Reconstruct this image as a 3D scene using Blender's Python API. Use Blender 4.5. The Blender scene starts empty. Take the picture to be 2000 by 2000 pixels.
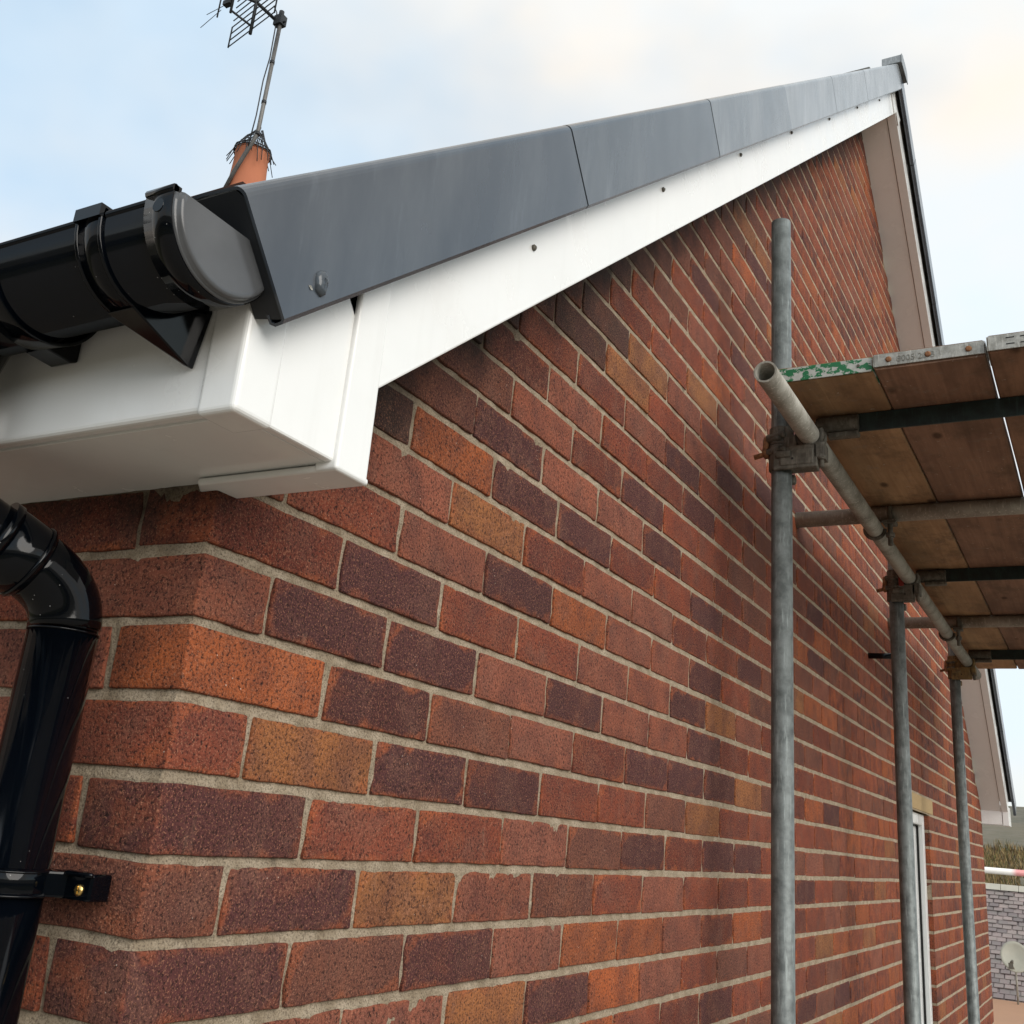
import bpy, bmesh, math, random
from mathutils import Vector, Matrix, noise

# ------------------------------------------------------------------ camera / sky / sun
S = bpy.context.scene
COL = S.collection
R_ = math.radians
cam_d = bpy.data.cameras.new("camera"); cam = bpy.data.objects.new("camera", cam_d); COL.objects.link(cam)
# axes of the photographer's phone: right, down, forward (solved from the brick grid of the gable wall)
RX = Vector((0.87428, 0.47828, 0.08291)); RY = Vector((-0.08875, 0.32542, -0.94140)); RZ = Vector((-0.47723, 0.81569, 0.32695))
CP = Vector((0.78797, -0.75336, 0.12561))
M = Matrix((RX, -RY, -RZ)).transposed().to_4x4(); M.translation = CP
cam.matrix_world = M
cam_d.sensor_width = 36.0; cam_d.sensor_fit = 'HORIZONTAL'
cam_d.lens = 36.0 * 2051.07 / 2000.0
cam_d.shift_x = (1000 - 991.26) / 2000; cam_d.shift_y = (913.88 - 1000) / 2000
cam_d.clip_start = 0.02; cam_d.clip_end = 3000
S.camera = cam
S.render.resolution_x = 1024; S.render.resolution_y = 1024

SUN = Vector((0.82, -0.36, 0.42)).normalized()
W = bpy.data.worlds.new("World"); S.world = W; W.use_nodes = True
nt = W.node_tree; nt.nodes.clear()
def N(t, kind, **kw):
    n = t.nodes.new(kind)
    for k, v in kw.items():
        if k.startswith('_'): setattr(n, k[1:], v)
        else: n.inputs[k].default_value = v
    return n
L = lambda t, a, b: t.links.new(a, b)
out = N(nt, 'ShaderNodeOutputWorld'); bg = N(nt, 'ShaderNodeBackground')
sky = N(nt, 'ShaderNodeTexSky', _sky_type='NISHITA', _sun_disc=False)
sky.sun_elevation = math.asin(SUN.z); sky.sun_rotation = math.atan2(SUN.x, SUN.y)
tc = N(nt, 'ShaderNodeTexCoord')
mp = N(nt, 'ShaderNodeMapping'); mp.inputs['Scale'].default_value = (1, 1, 1.6); mp.inputs['Location'].default_value = (2.35, 0.4, 0.3)
n1 = N(nt, 'ShaderNodeTexNoise', Scale=1.45, Detail=5.0, Roughness=0.5)
n2 = N(nt, 'ShaderNodeTexNoise', Scale=2.6, Detail=4.0, Roughness=0.5)
r1 = N(nt, 'ShaderNodeValToRGB'); r2 = N(nt, 'ShaderNodeValToRGB')
r1.color_ramp.elements[0].position = 0.28; r1.color_ramp.elements[1].position = 0.53
r2.color_ramp.elements[0].position = 0.35; r2.color_ramp.elements[1].position = 0.65
r2.color_ramp.elements[0].color = (4.4, 5.0, 5.5, 1); r2.color_ramp.elements[1].color = (5.5, 4.95, 4.3, 1)
tint = N(nt, 'ShaderNodeMix', _data_type='RGBA', _blend_type='MIX'); tint.inputs['Factor'].default_value = 0.62
tint.inputs[7].default_value = (3.5, 4.7, 5.6, 1)
mix = N(nt, 'ShaderNodeMix', _data_type='RGBA')
L(nt, tc.outputs['Generated'], mp.inputs['Vector']); L(nt, mp.outputs[0], n1.inputs['Vector']); L(nt, mp.outputs[0], n2.inputs['Vector'])
L(nt, n1.outputs['Fac'], r1.inputs[0]); L(nt, n2.outputs['Fac'], r2.inputs[0])
L(nt, sky.outputs[0], tint.inputs[6])
L(nt, r1.outputs[0], mix.inputs['Factor']); L(nt, tint.outputs[2], mix.inputs[6]); L(nt, r2.outputs[0], mix.inputs[7])
L(nt, mix.outputs[2], bg.inputs['Color']); bg.inputs['Strength'].default_value = 0.112
L(nt, bg.outputs[0], out.inputs[0])

sd = bpy.data.lights.new("sun", 'SUN'); sd.energy = 1.5; sd.angle = R_(48); sd.color = (1.0, 0.955, 0.90)
so = bpy.data.objects.new("sun", sd); COL.objects.link(so)
so.rotation_euler = (-SUN).to_track_quat('-Z', 'Y').to_euler(); so.location = (6, -6, 8)
S.view_settings.view_transform = 'Standard'; S.view_settings.look = 'None'
S.view_settings.gamma = 1.0; S.view_settings.use_curve_mapping = False
S.view_settings.exposure = 0.80

# ------------------------------------------------------------------ helpers
random.seed(7)
class MB:
    """collects geometry for one mesh"""
    def __init__(s): s.v = []; s.f = []; s.smooth = []
    def add(s, vs, fs, smooth=False):
        o = len(s.v); s.v += [tuple(v) for v in vs]
        s.f += [tuple(i + o for i in f) for f in fs]; s.smooth += [smooth] * len(fs); return s
    def box(s, a, b):
        x0, y0, z0 = a; x1, y1, z1 = b
        vs = [(x0,y0,z0),(x1,y0,z0),(x1,y1,z0),(x0,y1,z0),(x0,y0,z1),(x1,y0,z1),(x1,y1,z1),(x0,y1,z1)]
        return s.add(vs, [(0,3,2,1),(4,5,6,7),(0,1,5,4),(1,2,6,5),(2,3,7,6),(3,0,4,7)])
    def prism(s, poly, fn, a, b):
        """poly: 2D points; fn(p,q,t) -> 3D; extruded from t=a to t=b"""
        n = len(poly)
        vs = [fn(p, q, a) for p, q in poly] + [fn(p, q, b) for p, q in poly]
        fs = [tuple(range(n)), tuple(range(2*n-1, n-1, -1))] + [(i, i+n, (i+1) % n + n, (i+1) % n) for i in range(n)]
        return s.add(vs, fs)
    def tube(s, path, r, seg=20, caps=True, smooth=True):
        path = [Vector(p) for p in path]; rs = r if isinstance(r, (list, tuple)) else [r]*len(path)
        vs = []; up = None
        for i, p in enumerate(path):
            d = (path[min(i+1, len(path)-1)] - path[max(i-1, 0)]).normalized()
            if up is None:
                up = Vector((0,0,1)) if abs(d.z) < .9 else Vector((1,0,0))
            a = d.cross(up).normalized(); b = a.cross(d).normalized(); up = b
            for k in range(seg):
                t = 2*math.pi*k/seg; vs.append(p + (a*math.cos(t) + b*math.sin(t))*rs[i])
        fs = []
        for i in range(len(path)-1):
            for k in range(seg):
                k2 = (k+1) % seg; fs.append((i*seg+k, i*seg+k2, (i+1)*seg+k2, (i+1)*seg+k))
        s.add(vs, fs, smooth)
        if caps:
            o = len(s.v) - len(vs); n = len(path)
            s.f.append(tuple(o+k for k in range(seg-1, -1, -1))); s.smooth.append(False)
            s.f.append(tuple(o+(n-1)*seg+k for k in range(seg))); s.smooth.append(False)
        return s
    def hollow(s, a, b, r, t=.004, seg=28):
        """open steel tube: outer skin, inner skin, end rings"""
        a = Vector(a); b = Vector(b); d = (b-a).normalized()
        up = Vector((0,0,1)) if abs(d.z) < .9 else Vector((1,0,0))
        u = d.cross(up).normalized(); w = u.cross(d).normalized()
        vs = []
        for p, rr in ((a,r),(b,r),(b,r-t),(a,r-t)):
            for k in range(seg):
                q = 2*math.pi*k/seg; vs.append(p + (u*math.cos(q)+w*math.sin(q))*rr)
        for ring in range(4):
            s_ = ring in (0, 2); fs = []
            for k in range(seg):
                k2 = (k+1) % seg; i, j = ring, (ring+1) % 4
                fs.append((i*seg+k, i*seg+k2, j*seg+k2, j*seg+k))
            if ring == 0: s.add(vs, fs, True); o = len(s.v)-len(vs)
            else: s.f += [tuple(o+i for i in f) for f in fs]; s.smooth += [s_]*len(fs)
        return s
    def build(s, name, mat, parent=None, bevel=0, seg=2):
        me = bpy.data.meshes.new(name); me.from_pydata(s.v, [], s.f); me.update()
        me.polygons.foreach_set('use_smooth', s.smooth)
        bm = bmesh.new(); bm.from_mesh(me); bmesh.ops.recalc_face_normals(bm, faces=bm.faces); bm.to_mesh(me); bm.free()
        return link(name, me, mat, parent, bevel, seg)
def link(name, me, mat, parent=None, bevel=0, seg=2):
    o = bpy.data.objects.new(name, me); COL.objects.link(o)
    if mat: me.materials.append(mat)
    if parent: o.parent = parent
    if bevel:
        m = o.modifiers.new('bevel', 'BEVEL'); m.width = bevel; m.segments = seg; m.limit_method = 'ANGLE'; m.angle_limit = R_(40)
        m.harden_normals = False
    return o
def empty(name, label, cat, loc=(0,0,0), group=None):
    o = bpy.data.objects.new(name, None); COL.objects.link(o); o.location = loc; o.empty_display_size = .05
    return tag(o, label, cat, group)
def tag(o, label, cat, group=None):
    o['label'] = label; o['category'] = cat
    if group: o['group'] = group
    return o
def kind(o, k): o['kind'] = k; return o
def reparent_keep(child, parent):
    """children are modelled in world coordinates; the parent Empty may sit elsewhere"""
    child.parent = parent; child.matrix_parent_inverse = Matrix.Translation(parent.location).inverted()
ROOTS = []

# ------------------------------------------------------------------ materials
def mat(name, col=(.5,.5,.5), rough=.5, metal=0., spec=.5):
    m = bpy.data.materials.new(name); m.use_nodes = True
    b = m.node_tree.nodes['Principled BSDF']
    b.inputs['Base Color'].default_value = (*col, 1); b.inputs['Roughness'].default_value = rough
    b.inputs['Metallic'].default_value = metal; b.inputs['Specular IOR Level'].default_value = spec
    return m, m.node_tree, b
def pos(t, scale=(1,1,1)):
    g = N(t, 'ShaderNodeNewGeometry'); mp = N(t, 'ShaderNodeMapping'); mp.inputs['Scale'].default_value = scale
    L(t, g.outputs['Position'], mp.inputs['Vector']); return mp.outputs[0]
def nz(t, vec, scale, detail=4., rough=.55, dist=0.):
    n = N(t, 'ShaderNodeTexNoise', Scale=scale, Detail=detail, Roughness=rough, Distortion=dist)
    L(t, vec, n.inputs['Vector']); return n.outputs['Fac']
def ramp(t, fac, stops, interp='LINEAR'):
    r = N(t, 'ShaderNodeValToRGB'); e = r.color_ramp.elements; r.color_ramp.interpolation = interp
    while len(e) < len(stops): e.new(.5)
    for i, (p, c) in enumerate(stops):
        e[i].position = p; e[i].color = (c, c, c, 1) if isinstance(c, (int, float)) else (*c, 1)
    L(t, fac, r.inputs[0]); return r.outputs[0]
def mixc(t, fac, a, b, mode='MIX'):
    m = N(t, 'ShaderNodeMix', _data_type='RGBA', _blend_type=mode)
    for sock, v in ((0, fac), (6, a), (7, b)):
        if hasattr(v, 'is_linked') or hasattr(v, 'links'): L(t, v, m.inputs[sock])
        else: m.inputs[sock].default_value = v if isinstance(v, (int, float)) else (*v[:3], 1)
    return m.outputs[2]
def math_(t, op, a, b=0., c=None):
    m = N(t, 'ShaderNodeMath', _operation=op)
    for i, v in enumerate((a, b, c)):
        if v is None: continue
        if hasattr(v, 'links'): L(t, v, m.inputs[i])
        else: m.inputs[i].default_value = v
    return m.outputs[0]
def bump(t, b, h, strength=.3, dist=.002):
    n = N(t, 'ShaderNodeBump', Strength=strength, Distance=dist); L(t, h, n.inputs['Height']); L(t, n.outputs[0], b.inputs['Normal'])

def soot_and_shade(t, c):
    """sooty creosote in an irregular line where the old timber bargeboard met the wall, and painted eaves shade"""
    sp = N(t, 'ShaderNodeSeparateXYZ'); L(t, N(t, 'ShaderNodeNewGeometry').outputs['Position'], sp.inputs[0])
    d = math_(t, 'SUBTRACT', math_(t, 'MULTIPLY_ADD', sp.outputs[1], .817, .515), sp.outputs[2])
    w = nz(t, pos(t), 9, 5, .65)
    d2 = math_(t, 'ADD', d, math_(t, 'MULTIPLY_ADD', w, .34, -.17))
    return mixc(t, ramp(t, math_(t, 'MULTIPLY', d2, 4.), [(.12, .86), (.62, 0.)]), c, (.020, .014, .012))  # on the front top course this paints in the shade under the soffit
def brick_material(name, from_object):
    m, t, b = mat(name, rough=.92, spec=.25)
    if from_object:
        oi = N(t, 'ShaderNodeObjectInfo'); col, al = oi.outputs['Color'], oi.outputs['Alpha']
    else:
        at = N(t, 'ShaderNodeAttribute', _attribute_name='brick_colour'); col, al = at.outputs['Color'], at.outputs['Alpha']
    ed = N(t, 'ShaderNodeAttribute', _attribute_name='edge_distance').outputs['Fac']
    p = pos(t)
    big = nz(t, p, 16, 3); mid = nz(t, p, 55, 4, .6); fine = nz(t, p, 250, 3, .75); grit = nz(t, p, 430, 3, .7); pat = nz(t, p, 24, 2)
    # kiln colour drifting over the face: purple reduction patches and orange flashes
    big2 = nz(t, pos(t, (7, 7, 11)), 1.0, 3, .6, .4)
    c = mixc(t, ramp(t, big, [(.38, 0.), (.68, .60)]), mixc(t, 1.0, col, (1.06, .96, .90), 'MULTIPLY'), (.080, .032, .031))
    c = mixc(t, ramp(t, big2, [(.56, 0.), (.80, .50)]), c, (.26, .080, .038))
    c = mixc(t, ramp(t, nz(t, p, 11, 4, .7), [(.50, 0.), (.74, .40)]), c, (.235, .118, .082))
    # warm arris
    wob = math_(t, 'ADD', math_(t, 'MULTIPLY_ADD', mid, .012, -.006), math_(t, 'MULTIPLY_ADD', pat, .040, -.016))
    e = math_(t, 'ADD', ed, wob)
    ef = ramp(t, math_(t, 'MULTIPLY', e, 60.), [(.0, .85), (.70, 0.)], 'EASE')
    c = mixc(t, math_(t, 'MULTIPLY', ef, al), c, (.40, .105, .036))
    # dragged sandy grain
    c = mixc(t, ramp(t, fine, [(.34, 1.0), (.53, 0.)]), c, (.022, .009, .008))
    c = mixc(t, ramp(t, grit, [(.54, 0.), (.68, .60)]), c, (.47, .215, .13))
    v = N(t, 'ShaderNodeTexVoronoi', Scale=95., Randomness=1.); L(t, p, v.inputs['Vector'])
    wsp = math_(t, 'MULTIPLY', ramp(t, v.outputs['Distance'], [(.055, 1.), (.085, 0.)]), ramp(t, nz(t, p, 21, 1), [(.60, 0.), (.64, .8)]))
    c = mixc(t, wsp, c, (.62, .52, .44))
    # old smears of mortar and washed-down lime, drawn out downwards
    sm = nz(t, pos(t, (20, 20, 5)), 1.6, 5, .6)
    c = mixc(t, ramp(t, sm, [(.62, 0.), (.80, .20)]), c, (.36, .21, .14))
    sm2 = nz(t, pos(t, (9, 9, 2.2)), 2.1, 5, .7)
    c = mixc(t, ramp(t, sm2, [(.66, 0.), (.78, .28)]), c, (.42, .31, .22))
    c = soot_and_shade(t, c)
    L(t, c, b.inputs['Base Color'])
    h = math_(t, 'ADD', math_(t, 'MULTIPLY', fine, .7), math_(t, 'MULTIPLY', mid, 1.0))
    h = math_(t, 'ADD', h, math_(t, 'MULTIPLY', grit, .4))
    bump(t, b, h, .9, .0032)
    return m
BRICK = brick_material('brick_faced', True); BRICK_ST = brick_material('brick_faced_far', False)

MORTAR, t, b = mat('mortar', rough=.95, spec=.2)
p = pos(t); a1 = nz(t, p, 30, 5, .6); a2 = nz(t, p, 420, 4, .7)
c = mixc(t, ramp(t, a1, [(.35, 0.), (.68, 1.)]), (.40, .315, .215), (.63, .52, .385))
c = mixc(t, ramp(t, a2, [(.36, .75), (.52, 0.)]), c, (.13, .10, .07))
c = mixc(t, ramp(t, nz(t, p, 9, 4, .65), [(.68, 0.), (.76, .7)]), c, (.09, .075, .055))
c = soot_and_shade(t, c)
L(t, c, b.inputs['Base Color']); bump(t, b, math_(t, 'ADD', a1, math_(t, 'MULTIPLY', a2, .8)), 1.0, .007)

def plastic(name, col, rough, var=.06, bumps=.02):
    m, t, b = mat(name, col, rough)
    p = pos(t); n = nz(t, p, 7, 4)
    dk = tuple(v*(1-var*2.2) for v in col)
    c = mixc(t, ramp(t, n, [(.35, 0.), (.75, 1.)]), col, dk)
    L(t, c, b.inputs['Base Color'])
    rr = math_(t, 'MULTIPLY_ADD', nz(t, p, 40, 5), .25*rough, rough*.85); L(t, rr, b.inputs['Roughness'])
    bump(t, b, nz(t, pos(t, (1,1,1)), 14, 2), bumps, .004)
    return m
WHITE = plastic('white_upvc', (.84, .85, .835), .17, .02, .010)
t = WHITE.node_tree; b = t.nodes['Principled BSDF']; src = b.inputs['Base Color'].links[0].from_socket
dr = nz(t, pos(t, (30, 30, 2.0)), 1.0, 5, .65); sc_ = nz(t, pos(t, (5, 5, 5)), 2.0, 5, .6)
c = mixc(t, ramp(t, dr, [(.56, 0.), (.80, .10)]), src, (.42, .40, .34)); c = mixc(t, ramp(t, sc_, [(.52, 0.), (.80, .10)]), c, (.50, .47, .41))
L(t, c, b.inputs['Base Color'])
L(t, ramp(t, sc_, [(.40, .14), (.62, .28)]), b.inputs['Roughness'])
BLACK = plastic('black_pvc', (.0014, .0024, .0042), .08, .2, .015); BLACK.node_tree.nodes['Principled BSDF'].inputs['Specular IOR Level'].default_value = .30
# dusty specks on the black plastic
t = BLACK.node_tree; b = t.nodes['Principled BSDF']; src = b.inputs['Base Color'].links[0].from_socket
v = N(t, 'ShaderNodeTexVoronoi', Scale=120.); L(t, pos(t), v.inputs['Vector'])
L(t, mixc(t, math_(t, 'MULTIPLY', ramp(t, v.outputs['Distance'], [(.05, 1.), (.07, 0.)]), ramp(t, nz(t, pos(t), 26, 1), [(.56, 0.), (.62, .5)])), src, (.5, .5, .48)), b.inputs['Base Color'])
L(t, ramp(t, nz(t, pos(t, (5, 5, 2)), 3, 6, .7), [(.42, .05), (.75, .17)]), b.inputs['Roughness'])
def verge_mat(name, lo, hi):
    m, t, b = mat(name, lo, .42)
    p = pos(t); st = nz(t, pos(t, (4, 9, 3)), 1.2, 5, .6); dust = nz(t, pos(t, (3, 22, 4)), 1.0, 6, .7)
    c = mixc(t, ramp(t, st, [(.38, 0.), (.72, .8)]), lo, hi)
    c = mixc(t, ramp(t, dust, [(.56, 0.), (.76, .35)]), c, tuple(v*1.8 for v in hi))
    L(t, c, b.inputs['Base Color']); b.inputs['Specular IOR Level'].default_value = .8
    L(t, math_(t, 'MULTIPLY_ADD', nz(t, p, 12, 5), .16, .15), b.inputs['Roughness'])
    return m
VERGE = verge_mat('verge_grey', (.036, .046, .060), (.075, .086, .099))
VERGE_SHEEN = [VERGE, verge_mat('verge_grey_sheen_low', (.055, .067, .080), (.105, .118, .130)), verge_mat('verge_grey_sheen_mid', (.105, .120, .133), (.19, .205, .215)),
             verge_mat('verge_grey_sheen_high', (.17, .187, .198), (.28, .295, .305))]  # paler unit by unit up the slope: grazing sky reflection painted into the colour
VDARK = plastic('verge_inner_black', (.012, .014, .017), .5, .1)

def steel(name, base, dark, rough, metal, blotch=14, streak=(60, 60, 6)):
    m, t, b = mat(name, base, rough, metal)
    p = pos(t); s1 = nz(t, p, blotch, 5, .65); s2 = nz(t, pos(t, streak), 3, 4, .6)
    c = mixc(t, ramp(t, s1, [(.38, 0.), (.66, 1.)]), base, dark)
    c = mixc(t, ramp(t, s2, [(.55, 0.), (.72, .6)]), c, tuple(min(1, v*1.9) for v in base))
    L(t, c, b.inputs['Base Color'])
    L(t, math_(t, 'MULTIPLY_ADD', s2, .35, rough-.15), b.inputs['Roughness'])
    bump(t, b, math_(t, 'ADD', s2, nz(t, p, 260, 3)), .25, .0012)
    return m
GALV = steel('galvanised_tube', (.205, .228, .222), (.10, .113, .11), .5, .42, 30)
GALV2 = steel('weathered_tube', (.36, .35, .305), (.20, .187, .155), .62, .2)
BAND = steel('galvanised_band', (.42, .42, .39), (.24, .235, .21), .6, .4, 60)
COUP = steel('coupler_steel', (.16, .15, .125), (.075, .068, .055), .7, .4, 45)
COUPY = steel('coupler_ochre', (.23, .155, .06), (.10, .075, .04), .7, .2, 45)
RUST = steel('rust', (.30, .14, .06), (.14, .06, .03), .85, .1, 90)
GREENP = steel('green_paint', (.016, .034, .032), (.008, .014, .014), .5, .1, 30)
REDP, _, _ = mat('red_paint', (.20, .018, .012), .6)
BRASS, _, _ = mat('brass', (.72, .50, .18), .3, 1.)
DARK, _, _ = mat('dark_gap', (.01, .01, .01), .8)

# worn green paint on a galvanised band
WORN, t, b = mat('worn_green_band', rough=.6)
p = pos(t); w = nz(t, pos(t, (1, 1, 1.6)), 42, 5, .6)
xg = N(t, 'ShaderNodeSeparateXYZ'); L(t, N(t, 'ShaderNodeNewGeometry').outputs['Position'], xg.inputs[0])
rim = ramp(t, math_(t, 'ABSOLUTE', math_(t, 'SUBTRACT', xg.outputs[0], .305)), [(.05, 0.), (.085, -.0)])
gm = ramp(t, w, [(.485, 0.), (.505, 1.)])
c = mixc(t, nz(t, p, 90, 4), (.33, .35, .32), (.52, .53, .50))
c = mixc(t, gm, c, (.012, .145, .055))
L(t, c, b.inputs['Base Color']); bump(t, b, gm, .4, .001)

def wood(name, base, dark):
    m, t, b = mat(name, base, .8, spec=.25)
    vec = pos(t, (26, 1.1, 26)); g = nz(t, vec, 2.4, 6, .62, .7); blot = nz(t, pos(t, (3, 1.2, 3)), 2.2, 4)
    c = mixc(t, ramp(t, g, [(.32, 0.), (.70, 1.)]), dark, base)
    c = mixc(t, ramp(t, blot, [(.40, 0.), (.68, .65)]), c, tuple(v*.42 for v in dark))
    v = N(t, 'ShaderNodeTexVoronoi', Scale=5.5); L(t, pos(t, (1.6, .8, 1)), v.inputs['Vector'])
    c = mixc(t, ramp(t, v.outputs['Distance'], [(.06, .8), (.13, 0.)]), c, (.05, .024, .012))
    c = mixc(t, ramp(t, nz(t, pos(t), 30, 5, .7), [(.56, 0.), (.72, .5)]), c, (.23, .19, .15))
    c = mixc(t, ramp(t, nz(t, pos(t, (1, .6, 1)), 7, 6, .72), [(.50, 0.), (.66, .62)]), c, (.10, .066, .042))
    c = mixc(t, ramp(t, nz(t, pos(t), 75, 3, .6), [(.68, 0.), (.73, .7)]), c, (.42, .38, .32))
    L(t, c, b.inputs['Base Color']); bump(t, b, g, .35, .002); return m
WOODS = [wood('board_tan', (.47, .30, .165), (.34, .205, .11)), wood('board_brown', (.32, .19, .125), (.205, .118, .08)),
         wood('board_dark', (.34, .20, .125), (.21, .12, .078)), wood('board_brown2', (.37, .21, .12), (.23, .12, .07))]
STONE, t, b = mat('lintel_stone', rough=.9, spec=.2)
L(t, mixc(t, nz(t, pos(t), 60, 5), (.34, .235, .115), (.47, .345, .19)), b.inputs['Base Color']); bump(t, b, nz(t, pos(t), 300, 3), .4, .002)
TERRA, t, b = mat('terracotta', rough=.85, spec=.25)
L(t, mixc(t, nz(t, pos(t), 5, 5), (.50, .185, .095), (.36, .13, .075)), b.inputs['Base Color'])
TILE, t, b = mat('roof_tile', rough=.9, spec=.25)
tt = nz(t, pos(t), 55, 5, .7); L(t, mixc(t, tt, (.05, .052, .05), (.13, .128, .115)), b.inputs['Base Color']); bump(t, b, nz(t, pos(t), 260, 4), .7, .003)
GLASS, t, b = mat('pane_glass', (.9, .93, .92), .02); b.inputs['Transmission Weight'].default_value = .92; b.inputs['IOR'].default_value = 1.45
ROOM, _, _ = mat('room_inside', (.10, .095, .09), .9)

# ------------------------------------------------------------------ setting: ground, hill
ZG = -5.0
GND, t, b = mat('grass_ground', rough=.95, spec=.2)
g1 = nz(t, pos(t), .9, 6, .65); L(t, mixc(t, g1, (.055, .062, .028), (.12, .10, .055)), b.inputs['Base Color']); bump(t, b, nz(t, pos(t), 22, 5), .6, .03)
g = MB(); g.add([(-900,-900,ZG),(900,-900,ZG),(900,900,ZG),(-900,900,ZG)], [(0,1,2,3)])
kind(g.build('ground', GND), 'structure')
PAVE, t, b = mat('yard_concrete', rough=.92, spec=.2)
L(t, mixc(t, nz(t, pos(t), 3, 6, .6), (.20, .175, .145), (.29, .255, .21)), b.inputs['Base Color'])
g = MB(); g.box((-14, -14, ZG+.004), (16, 19, ZG+.05)); kind(g.build('yard', PAVE), 'structure')
HILL, t, b = mat('moor_hillside', rough=.95, spec=.1)
h1 = nz(t, pos(t), .05, 7, .68); h2 = nz(t, pos(t), .6, 5, .7)
c = mixc(t, ramp(t, h1, [(.38, 0.), (.62, 1.)]), (.17, .15, .105), (.125, .125, .10))
c = mixc(t, ramp(t, h2, [(.42, 0.), (.70, .7)]), c, (.21, .185, .15))
L(t, c, b.inputs['Base Color'])
def hill_z(x, y):
    r = math.hypot(x, y-6); d = y if y > 0 and abs(x) < y*1.5 else r
    u = max(0., min(1., (r-40)/125.)); s = u*u*(3-2*u)
    return -1.9 + s*11.2 + 1.2*(noise.noise((x*.02, y*.02, 3)))*min(1, u*6) + .5*noise.noise((x*.08, y*.08, 9))*min(1, u*9)
m = MB(); na, nr = 180, 46
rad = [38 + 230*(j/nr)**1.3 for j in range(nr+1)]
P = [(r*math.sin(2*math.pi*i/na), 6+r*math.cos(2*math.pi*i/na)) for r in rad for i in range(na)]  # full ring: unseen part behind the camera added to darken the gutter's reflections
m.add([(x, y, hill_z(x, y)) for x, y in P], [(j*na+i, j*na+(i+1) % na, (j+1)*na+(i+1) % na, (j+1)*na+i) for j in range(nr) for i in range(na)], True)
m.add([(x, y, hill_z(x, y)) for x, y in P[:na]] + [(x, y, ZG-.5) for x, y in P[:na]], [(i, (i+1) % na, na+(i+1) % na, na+i) for i in range(na)])
kind(m.build('hill', HILL), 'structure')

# ------------------------------------------------------------------ the brick house
YD = 7.25                                     # depth of the gable wall
AY, AZ = 3.664, 3.509                         # apex of the soffit line
SL, SR = .817, .832                           # slopes near / far side
def verge_line(y): return .515 + SL*y if y <= AY else .53 + SR*(YD - y)
HOUSE = empty('brick_house', 'red brick gable end house with white bargeboard, grey verge and black gutter', 'house', (0, 0, ZG))
def part(mb, name, material, parent=None, bevel=0, seg=2):
    o = mb.build(name, material, None, bevel, seg); reparent_keep(o, HOUSE) if parent is None else set_sub(o, parent); return o
def set_sub(o, parent):
    o.parent = parent; o.matrix_parent_inverse = Matrix.Identity(4)
    if parent.parent is not None and parent.type != 'EMPTY':
        o.matrix_parent_inverse = Matrix.Identity(4)
def sub(mb, name, material, parent, bevel=0, seg=2):
    """sub-part of a part that was itself built in world coordinates"""
    o = mb.build(name, material, None, bevel, seg); o.parent = parent; return o

# window opening in the gable wall
WY0, WY1, WZ0, WZ1 = 4.20, 4.885, -.825, .375
C = .075
# --- mortar sheets (real recessed bedding between the bricks)
def lines_z():
    zs = []
    for k in range(-66, 52):
        z = k*C
        if -10 <= k <= 46: zs += [z-.0052, z-.002, z+.002, z+.0052] + ([z+.025, z+.05] if k % 1 == 0 else [])
        else: zs += [z]
    return [z for z in zs if z > ZG-.02]
def lines_y():
    ys = []; y = .0
    while y < YD:
        ys.append(y); y += .0065 if y < 1.7 else (.016 if y < 3 else .05)
    ys += [WY0, WY1, YD]; return sorted(set(round(v, 4) for v in ys))
def mortar_relief(y, z):
    q = (y*24, z*24, 1.3); n = noise.noise(q); n2 = noise.noise((y*95, z*95, 4.1))
    k = round(z/C); d = z - k*C
    tilt = -.0016*max(-1, min(1, d/.005)) if abs(d) < .006 else 0
    far = max(0., min(1., max((y-.9)/.8 if y < 9 else 0, (z-.75)/.5)))
    near_v = -.0038 + .0024*n + .0016*n2 + tilt
    far_v = -.0014 + .0004*n if abs(d) < .006 else -.0042
    return near_v*(1-far) + far*far_v
zs = lines_z(); ys = lines_y()
def grid_mesh(us, vs_, pt, keep):
    idx = {}; V = []; F = []
    for j in range(len(vs_)-1):
        for i in range(len(us)-1):
            if not keep((us[i]+us[i+1])/2, (vs_[j]+vs_[j+1])/2): continue
            f = []
            for a, bb in ((i, j), (i+1, j), (i+1, j+1), (i, j+1)):
                if (a, bb) not in idx: idx[(a, bb)] = len(V); V.append(pt(us[a], vs_[bb]))
                f.append(idx[(a, bb)])
            F.append(tuple(f))
    return V, F
V, F = grid_mesh(ys, zs, lambda y, z: (mortar_relief(y, z), y, z) if y > .004 else (-.0045, .0045, z),
                 lambda y, z: z < verge_line(y)+.12 and not (WY0 < y < WY1 and WZ0 < z < WZ1))
m = MB(); m.add(V, F)
for a, bq in (((-.10, WY0-.0025, WZ0), (-.10, WY0-.0025, WZ1)), ((-.10, WY1+.0025, WZ0), (-.10, WY1+.0025, WZ1))):
    m.add([(-.16, a[1], a[2]), (-.003, a[1], a[2]), (-.003, a[1], bq[2]), (-.16, a[1], bq[2])], [(0,1,2,3)])
m.add([(-.10, WY0, WZ0), (-.006, WY0, WZ0), (-.006, WY1, WZ0), (-.10, WY1, WZ0)], [(0,1,2,3)])
GW = part(m, 'gable_wall', MORTAR)
xs_ = [-.0 - .0065*i for i in range(110)] + [-.75 - .05*i for i in range(70)]
V, F = grid_mesh(xs_, [z for z in zs if z < .47], lambda x, z: (x, -mortar_relief(x+11, z), z) if x < -.004 else (-.0045, .0045, z), lambda x, z: z < .448)
m = MB(); m.add(V, F); FW = part(m, 'front_wall', MORTAR)
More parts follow.
